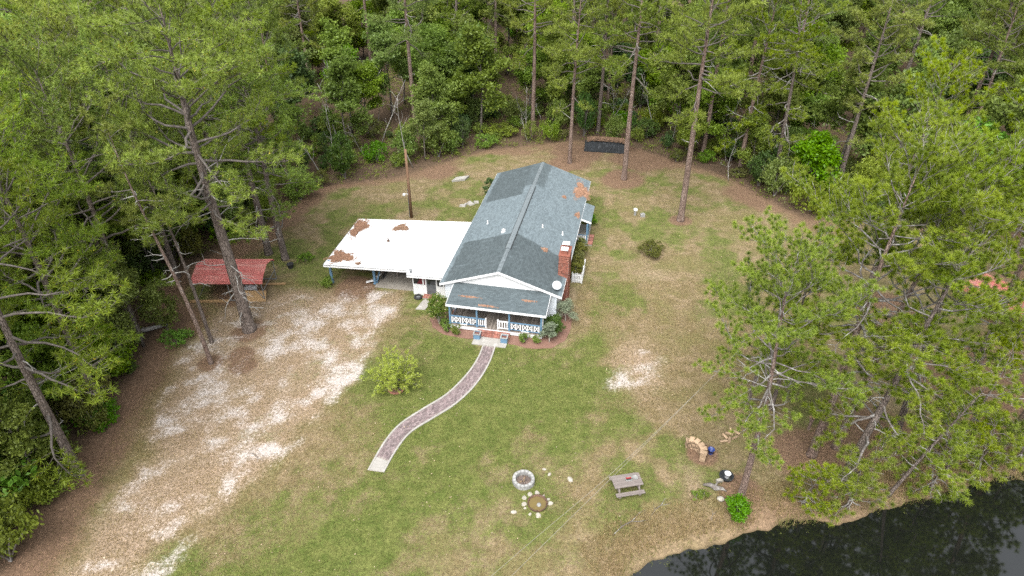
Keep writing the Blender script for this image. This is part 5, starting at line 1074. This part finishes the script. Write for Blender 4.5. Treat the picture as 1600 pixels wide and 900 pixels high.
hp('weeping_shrub', make_broadleaf(75, 2.1, .05, 1.0, 'leaf_grey', 'white_bark', 6, 5, 5, 30, .08, .25, .3, drop=.5), 'silvery grey drooping shrub by the right wall', 5.35, .75)
hed = make_shrub(76, .6, 1.5, 'leaf_olive', 60, 44, .09, .2)
for k, v in enumerate((7.4, 8.5, 9.6, 10.7, 11.8)): hp('hedge_shrub', hed, ('hedge shrub directly behind the picket gate', 'second hedge shrub behind the picket gate', 'middle hedge shrub along the right wall', 'hedge shrub second nearest the side porch', 'hedge shrub nearest the side porch')[k], 5.25, v, k * 1.3, .95 + .06 * (k % 2), group='hedge shrubs along the right wall')
hp('corner_shrub', make_shrub(78, .7, 2.3, 'leaf_dark', 70, 44, .1, .24), 'dark upright shrub at the rear left house corner', -5.6, 21.2)
hp('corner_shrub', make_shrub(79, .55, 1.0, 'leaf_bright', 40, 40, .1, .2), 'small bright shrub by the rear right eave', 5.7, 17.6)
hp('carport_bush', make_shrub(80, .55, .8, 'leaf_mid', 44, 40, .09, .2), 'low green bush at the left carport post', -15.55, 1.7)
plant('lawn_bush', make_shrub(81, 1.15, 1.25, 'leaf_olive', 90, 46, .11, .26, 'deadlimb', stems=12), 'olive green mounded bush alone on the right lawn', 'bush', 12.95, 54.5, 0)
plant('bank_bush', make_shrub(82, .75, 1.2, 'leaf_bright', 70, 46, .1, .24), 'vivid green bush on the bank by the water', 'bush', 12.95, 25.5, 0)
wd = make_shrub(83, .3, .4, 'leaf_mid', 16, 30, .08, .12)
for x, y, lab in ((10.9, 26.6, 'left of two small green sprigs on the bank'), (11.35, 26.7, 'right of two small green sprigs on the bank')): plant('sprig', wd, lab, 'weed', x, y, 0, 1, 'sprigs on the bank')
for x, y, s, k, lab in ((-25.9, 41.3, .8, 3, 'bright green weed clump by the fallen log'), (-27.6, 33.0, .95, 3, 'bright green weed clump at the left straw edge'), (-29.5, 30.5, 1.0, 3, 'bright green weeds below the left edge pines'), (-18.9, 53.4, .55, 3, 'small green weed clump behind the red carport'), (-27.5, 27.0, .9, 1, 'green weed clump beside the lower left pine')):
    plant('weed_clump', SH[k], lab, 'weeds', x, y, x, s)
# ---------------------------------------------------------------- the woods
CT, ST = math.cos(R(34)), math.sin(R(34))
def in_view(x, y, h, mx=110, my=90):
    for z in (0, h * .5, h):
        zc = y * CT - (z - 33) * ST
        if zc < 1: continue
        px = 800 + 1066.7 * x / zc; py = 450 - 1066.7 * (y * ST + (z - 33) * CT) / zc
        if -mx < px < 1600 + mx and -my < py < 900 + my: return True
    return False
wr = random.Random(77)
taken = [(o.location.x, o.location.y) for o in scene.objects if o.name.startswith('pine_tree')]
def scatter(n, box, md, h, ok, mind=None, store=None):
    out = []; store = taken if store is None else store; tries = 0
    while len(out) < n and tries < n * 120:
        tries += 1; x, y = wr.uniform(box[0], box[1]), wr.uniform(box[2], box[3])
        if not ok(x, y) or not in_view(x, y, h): continue
        if any((x - a) ** 2 + (y - c) ** 2 < md * md for a, c in store): continue
        out.append((x, y)); store.append((x, y))
    return out
ydist = lambda x, y: float(sdist(YARD, np.array([x]), np.array([y]))[0])
woods = lambda m: (lambda x, y: ydist(x, y) < -m)
def zone(x, y):
    if x < -18 and y < 68: return 'left of the yard', 'on the left'
    if x > 26: return 'on the right of the yard', 'on the right'
    return 'behind the house', 'behind the house'
SIZE = lambda s: 'taller' if s > 1.1 else 'shorter' if s < .9 else 'middle sized'
DEPTH = lambda x, y: 'at the front of' if ydist(x, y) > -6 else 'inside' if ydist(x, y) > -22 else 'deep in'
LM = [(-10.3, 62, 'the utility pole'), (11.6, 80, 'the tarped trailer'), (-23.5, 48, 'the red carport'), (-29, 42.6, 'the fallen log'), (17, 61, 'the lone lawn pine'), (-5.8, 71, 'the concrete lid'), (-20, 68, 'the back left lawn corner'), (29, 67, 'the back right lawn corner'), (40, 44.5, 'the red shed'), (48, 84, 'the massive forked pine'), (-12.3, 84, 'the tall bare trunked pine'), (-26.6, 28.4, 'the lower left pine'), (-35.5, 42, 'the twin pines'), (6.8, 75.4, 'the house rear gable'), (-27.4, 58, 'the carport back corner'), (-45, 100, 'the upper left corner'), (0, 110, 'the top edge centre'), (60, 100, 'the upper right corner'), (25, 105, 'the top edge right of centre'), (-25, 105, 'the top edge left of centre')]
used = {}
def lab(look, cat, x, y):
    """a label that says the look, then the nearest landmark and the side of it, then depth until it is the only one"""
    near = sorted(LM, key=lambda m: (m[0] - x) ** 2 + (m[1] - y) ** 2)
    for lx, ly, ln_ in near[:3]:
        side = ('left of' if x < lx else 'right of') if abs(x - lx) > abs(y - ly) * .8 else ('behind' if y > ly else 'in front of')
        dist = math.hypot(x - lx, y - ly); far = 'just ' if dist < 6 else 'far ' if dist > 16 else ''
        t = f'{look} {cat} {far}{side} {ln_}'
        if t not in used: used[t] = 1; return t
        t = f'{look} {cat} {DEPTH(x, y)} the woods, {far}{side} {ln_}'
        if t not in used and len(t.split()) <= 16: used[t] = 1; return t
    return t if len(t.split()) <= 16 else f'{look} {cat} {side} {ln_}'
for x, y in scatter(80, (-80, 105, 62, 140), 5.2, 22, woods(3)):
    k = wr.randrange(4); s = wr.uniform(.82, 1.1); z_, g_n = zone(x, y)
    plant('pine_tree', WOODP[k], lab(f'{SIZE(s)}', 'woodland pine', x, y), 'pine', x, y, wr.uniform(0, 6.28), s, f'pines in the woods {g_n}')
for x, y in scatter(22, (-60, -28, 22, 66), 4.6, 20, woods(2)):
    k = wr.randrange(3); s = wr.uniform(.8, 1.0); plant('pine_tree', LEFT[k], lab(f'{SIZE(s)} yellow specked', 'pine', x, y), 'pine', x, y, wr.uniform(0, 6.28), s, 'pines in the woods on the left')
for x, y in scatter(4, (36, 66, 44, 60), 5.0, 20, lambda x, y: not (34 < x < 47 and 36 < y < 51) and not (y < 47 and x > .78 * y) and x > .75 * y + 4):
    plant('pine_tree', NEAR[wr.randrange(3)], lab('open crowned', 'pine', x, y), 'pine', x, y, wr.uniform(0, 6.28), wr.uniform(.8, .98), 'pines round the red shed')
us = []
KIND = ('lime green', 'mid green', 'low lime green', 'tall mid green', 'dark evergreen', 'bright spring green')
for n_t, bx, md in ((270, (-95, 120, 62, 155), 3.3), (52, (-58, -27, 22, 66), 3.0), (22, (40, 75, 50, 66), 3.4)):
    for x, y in scatter(n_t, bx, md, 9, lambda x, y: ydist(x, y) < -1.8 and math.hypot(x + 13.6, y - 83) > 3.0, store=us):
        k = wr.choice((0, 0, 0, 1, 1, 1, 2, 2, 3, 3, 4, 5)); s = wr.uniform(.95, 1.55) * (.62 if ydist(x, y) > -5 else 1.0); z_, g_n = zone(x, y)
        plant('broadleaf_tree', BL[k], lab(f'{SIZE(s)} {KIND[k]}', 'tree', x, y), 'tree', x, y, wr.uniform(0, 6.28), s, f'broadleaf trees in the woods {g_n}')
for k, (x, y, s, kk) in enumerate(((-9.5, 90, 1.1, 0), (-16.5, 91, 1.2, 1), (-12.5, 95.5, 1.25, 3), (-6.5, 95, 1.15, 1), (-19, 86, .95, 0), (-7.0, 84.5, .75, 1))):
    plant('broadleaf_tree', BL[kk], lab(f'{SIZE(s)} {KIND[kk]}', 'leafy tree', x, y), 'tree', x, y, k * 1.1, s, 'broadleaf trees in the woods behind the house')
ss = []
SK = ('mid green', 'lime green', 'dark', 'bright green', 'olive')
for n_t, bx, md in ((190, (-60, 75, 60, 100), 1.6), (90, (-46, -25, 22, 62), 1.4)):
    for x, y in scatter(n_t, bx, md, 2, lambda x, y: -1.0 > ydist(x, y) > -16 and not (9 < x < 15 and 77 < y < 82), store=ss):
        k = wr.choice((0, 0, 1, 2, 2, 3, 4)); s = wr.uniform(.5, 1.3); z_, g_n = zone(x, y)
        plant('woodland_shrub', SH[k], lab(f'{"large" if s > 1 else "small" if s < .75 else "medium"} {SK[k]}', 'woodland shrub', x, y), 'shrub', x, y, wr.uniform(0, 6.28), s, f'undergrowth shrubs {g_n}', sz=s * wr.uniform(.7, 2.0))
for x, y in scatter(80, (-45, 65, 62, 100), 1.6, 6, woods(.6), store=[]):
    z_, g_n = zone(x, y); plant('bare_sapling', BARE[wr.randrange(3)], lab('thin leafless grey', 'sapling', x, y), 'sapling', x, y, wr.uniform(0, 6.28), wr.uniform(.6, 1.2), f'bare saplings {g_n}', tilt=(wr.uniform(-.3, .3), wr.uniform(-.3, .3)))
# leafy ground cover on the woodland floor, one mass
rg3 = np.random.default_rng(5); n_ = 40000; cx = rg3.uniform(-62, 72, n_); cyy = rg3.uniform(20, 112, n_)
yd3 = sdist(YARD, cx, cyy); nn = vnoise(cx, cyy, 3.5, 21); m = (yd3 < -1.2) & (nn > .44); cx, cyy = cx[m], cyy[m]
V, tint = leaves(np.stack([cx, cyy, rg3.uniform(.1, .55, len(cx))], -1), rg3.uniform(.25, .5, len(cx)), 9, .15, rg3)
tag(obj('ground_cover', np_mesh('ground_cover', V, 4, 'leaf_mid', tint), kind='stuff'), 'low leafy undergrowth covering the woodland floor')
# ---------------------------------------------------------------- grass blades: green, dry, and long straw-coloured grass on the bank
def grass_mat(name, dry1, dry2, gr1, gr2):
    m, nt, nd, ln, b = new_mat(name); nd.remove(b)
    a = N(nt, 'ShaderNodeAttribute', attribute_name='tint').outputs['Fac']; r_ = N(nt, 'ShaderNodeNewGeometry').outputs['Random Per Island']
    c = mixc(nt, a, mixc(nt, r_, dry1, dry2), mixc(nt, r_, gr1, gr2)); d = N(nt, 'ShaderNodeBsdfDiffuse'); t_ = N(nt, 'ShaderNodeBsdfTranslucent'); mx = N(nt, 'ShaderNodeMixShader'); mx.inputs[0].default_value = .3
    ln.new(c, d.inputs[0]); ln.new(c, t_.inputs[0]); ln.new(d.outputs[0], mx.inputs[1]); ln.new(t_.outputs[0], mx.inputs[2]); ln.new(mx.outputs[0], nd['Material Output'].inputs[0]); return m
GM = grass_mat('grass_blades', (0.17, 0.13, 0.055), (0.33, 0.25, 0.135), (0.08, 0.115, 0.025), (0.175, 0.2, 0.055))
def blades(X, Y, Z, h, w, tint, rg):
    n = len(X); a = rg.uniform(0, 6.28, n); t_ = rg.uniform(.15, 1.0, n); hh = h * rg.uniform(.5, 1.2, n); dx, dy = np.cos(a), np.sin(a)
    p = np.stack([X, Y, Z], -1); s = np.stack([-dy, dx, 0 * dx], -1) * w / 2; tip = p + np.stack([dx * hh * t_, dy * hh * t_, hh * np.sqrt(np.maximum(1 - (t_ * .8) ** 2, .1))], -1)
    return np.stack([p - s, p + s, tip], 1).reshape(-1, 3), np.repeat(tint, 3)
HB = [hw(*q)[:2] for q in ((-15.5, 2.2), (-8, 2), (-7.9, -.2), (-5.6, -.2), (-5.5, -2.5), (-1.35, -3.7), (1.4, -3.7), (5.8, -2.6), (6.1, 17), (4.7, 21.4), (-4.6, 21.4), (-5, 10.5), (-15.6, 9.8))]
def lawn(n, box, seed):
    rg = np.random.default_rng(seed); X = rg.uniform(box[0], box[1], n); Y = rg.uniform(box[2], box[3], n); g, s, b_, w, bk, pd, _so = fields(X, Y)
    keep = (s + .35 * rg.uniform(-1, 1, n) < .5) & (b_ * .9 < rg.uniform(.1, 1, n)) & (w < .5) & (pd < -.4) & (sdist(HB, X, Y) < 0) & (np.abs(X) < Y * 1.02 + 6)
    wk = sdist([(p.x, p.y) for p in cl] + [(p.x, p.y) for p in cr[::-1]], X, Y); keep &= wk < -.02
    X, Y, g = X[keep], Y[keep], g[keep]; ti = np.clip((g > rg.uniform(.1, .75, len(X))) * 1.0 * rg.uniform(.6, 1, len(X)), 0, 1)
    return blades(X, Y, np.full(len(X), -.005), .1, .026, ti, rg)
V1_, t1_ = lawn(520000, (-26, 24, 20, 50), 1); V2_, t2_ = lawn(230000, (-26, 34, 50, 82), 2)
tag(obj('grass', np_mesh('grass', np.concatenate([V1_, V2_]), 3, GM, np.concatenate([t1_, t2_])), kind='stuff'), 'short patchy green and straw coloured lawn grass')
rg4 = np.random.default_rng(9); n_ = 170000; X = rg4.uniform(-6, 44, n_); Y = rg4.uniform(18, 34, n_); pd = sdist(POND, X, Y); nn = vnoise(X, Y, 1.6, 31); k = (pd > -2.8 + 1.5 * (nn - .5)) & (pd < .25 * nn) & (nn > .34); X, Y, pd = X[k], Y[k], pd[k]
V, ti = blades(X, Y, -1.3 * sstep(-1, 3, pd) - .01, .34, .022, (rg4.uniform(0, 1, len(X)) < np.where(pd > -.5, .5, .08)) * .8, rg4)
tag(obj('dry_grass', np_mesh('dry_grass', V, 3, GM, ti), kind='stuff'), 'long straw coloured dry grass along the pond bank')
# pond weed and scum at the margin
n_ = 2600; X = rg4.uniform(5, 40, n_); Y = rg4.uniform(18, 31, n_); pd = sdist(POND, X, Y); nn = vnoise(X, Y, 1.2, 41); k = (pd > .1) & (pd < .9 * nn ** 2 * 2.2); X, Y = X[k], Y[k]
V, tint = leaves(np.stack([X, Y, np.full(len(X), -.215)], -1), np.full(len(X), .12), 5, .05, rg4, up=6.0); V[:, 2] = -.214 + (V[:, 2] + .215) * .06
tag(obj('pond_weed', np_mesh('pond_weed', V, 4, 'leaf_olive', tint), kind='stuff'), 'floating green weed along the pond margin')
# drifts of pine straw slivers on bare ground
n_ = 60000; X = rg4.uniform(-28, 46, n_); Y = rg4.uniform(20, 80, n_); g, s, b2, w, bk, pd, _so = fields(X, Y); k = (b2 > rg4.uniform(.35, 1, n_)) & (w < .9) & (pd < -.3) & (sdist(HB, X, Y) < 0) & (s < .5); X, Y = X[k], Y[k]; m_ = len(X)
th = rg4.uniform(0, 3.14, m_); dx, dy = np.cos(th) * .12, np.sin(th) * .12; px, py = -np.sin(th) * .014, np.cos(th) * .014; z0, z1 = rg4.uniform(.004, .04, m_), rg4.uniform(.004, .04, m_)
V = np.stack([np.stack([X - dx - px, Y - dy - py, z0], -1), np.stack([X + dx - px, Y + dy - py, z1], -1), np.stack([X + dx + px, Y + dy + py, z1], -1), np.stack([X - dx + px, Y - dy + py, z0], -1)], 1)
tag(obj('straw_litter', np_mesh('straw_litter', V, 4, 'straw_old'), kind='stuff'), 'fallen brown pine needles littering the ground under the trees')
# pale dead leaves, cone scales and twig bits speckling the lawn
n_ = 9000; X = rg4.uniform(-24, 30, n_); Y = rg4.uniform(21, 76, n_); nn = vnoise(X, Y, 3.0, 51); k = (nn > rg4.uniform(.35, .8, n_)) & (sdist(YARD, X, Y) > .5) & (sdist(POND, X, Y) < -.5) & (sdist(HB, X, Y) < -.1); X, Y = X[k], Y[k]
V, tint = leaves(np.stack([X, Y, np.full(len(X), .075)], -1), np.full(len(X), .03), 1, .085, rg4, up=3.0)
tag(obj('dead_leaves', np_mesh('dead_leaves', V, 4, simple('dead_leaf_tones', (0.5, 0.42, 0.3), (0.3, 0.2, 0.12), 2, .9, island=.5, bmp=0)), kind='stuff'), 'dead leaves and cone scales speckling the lawn')
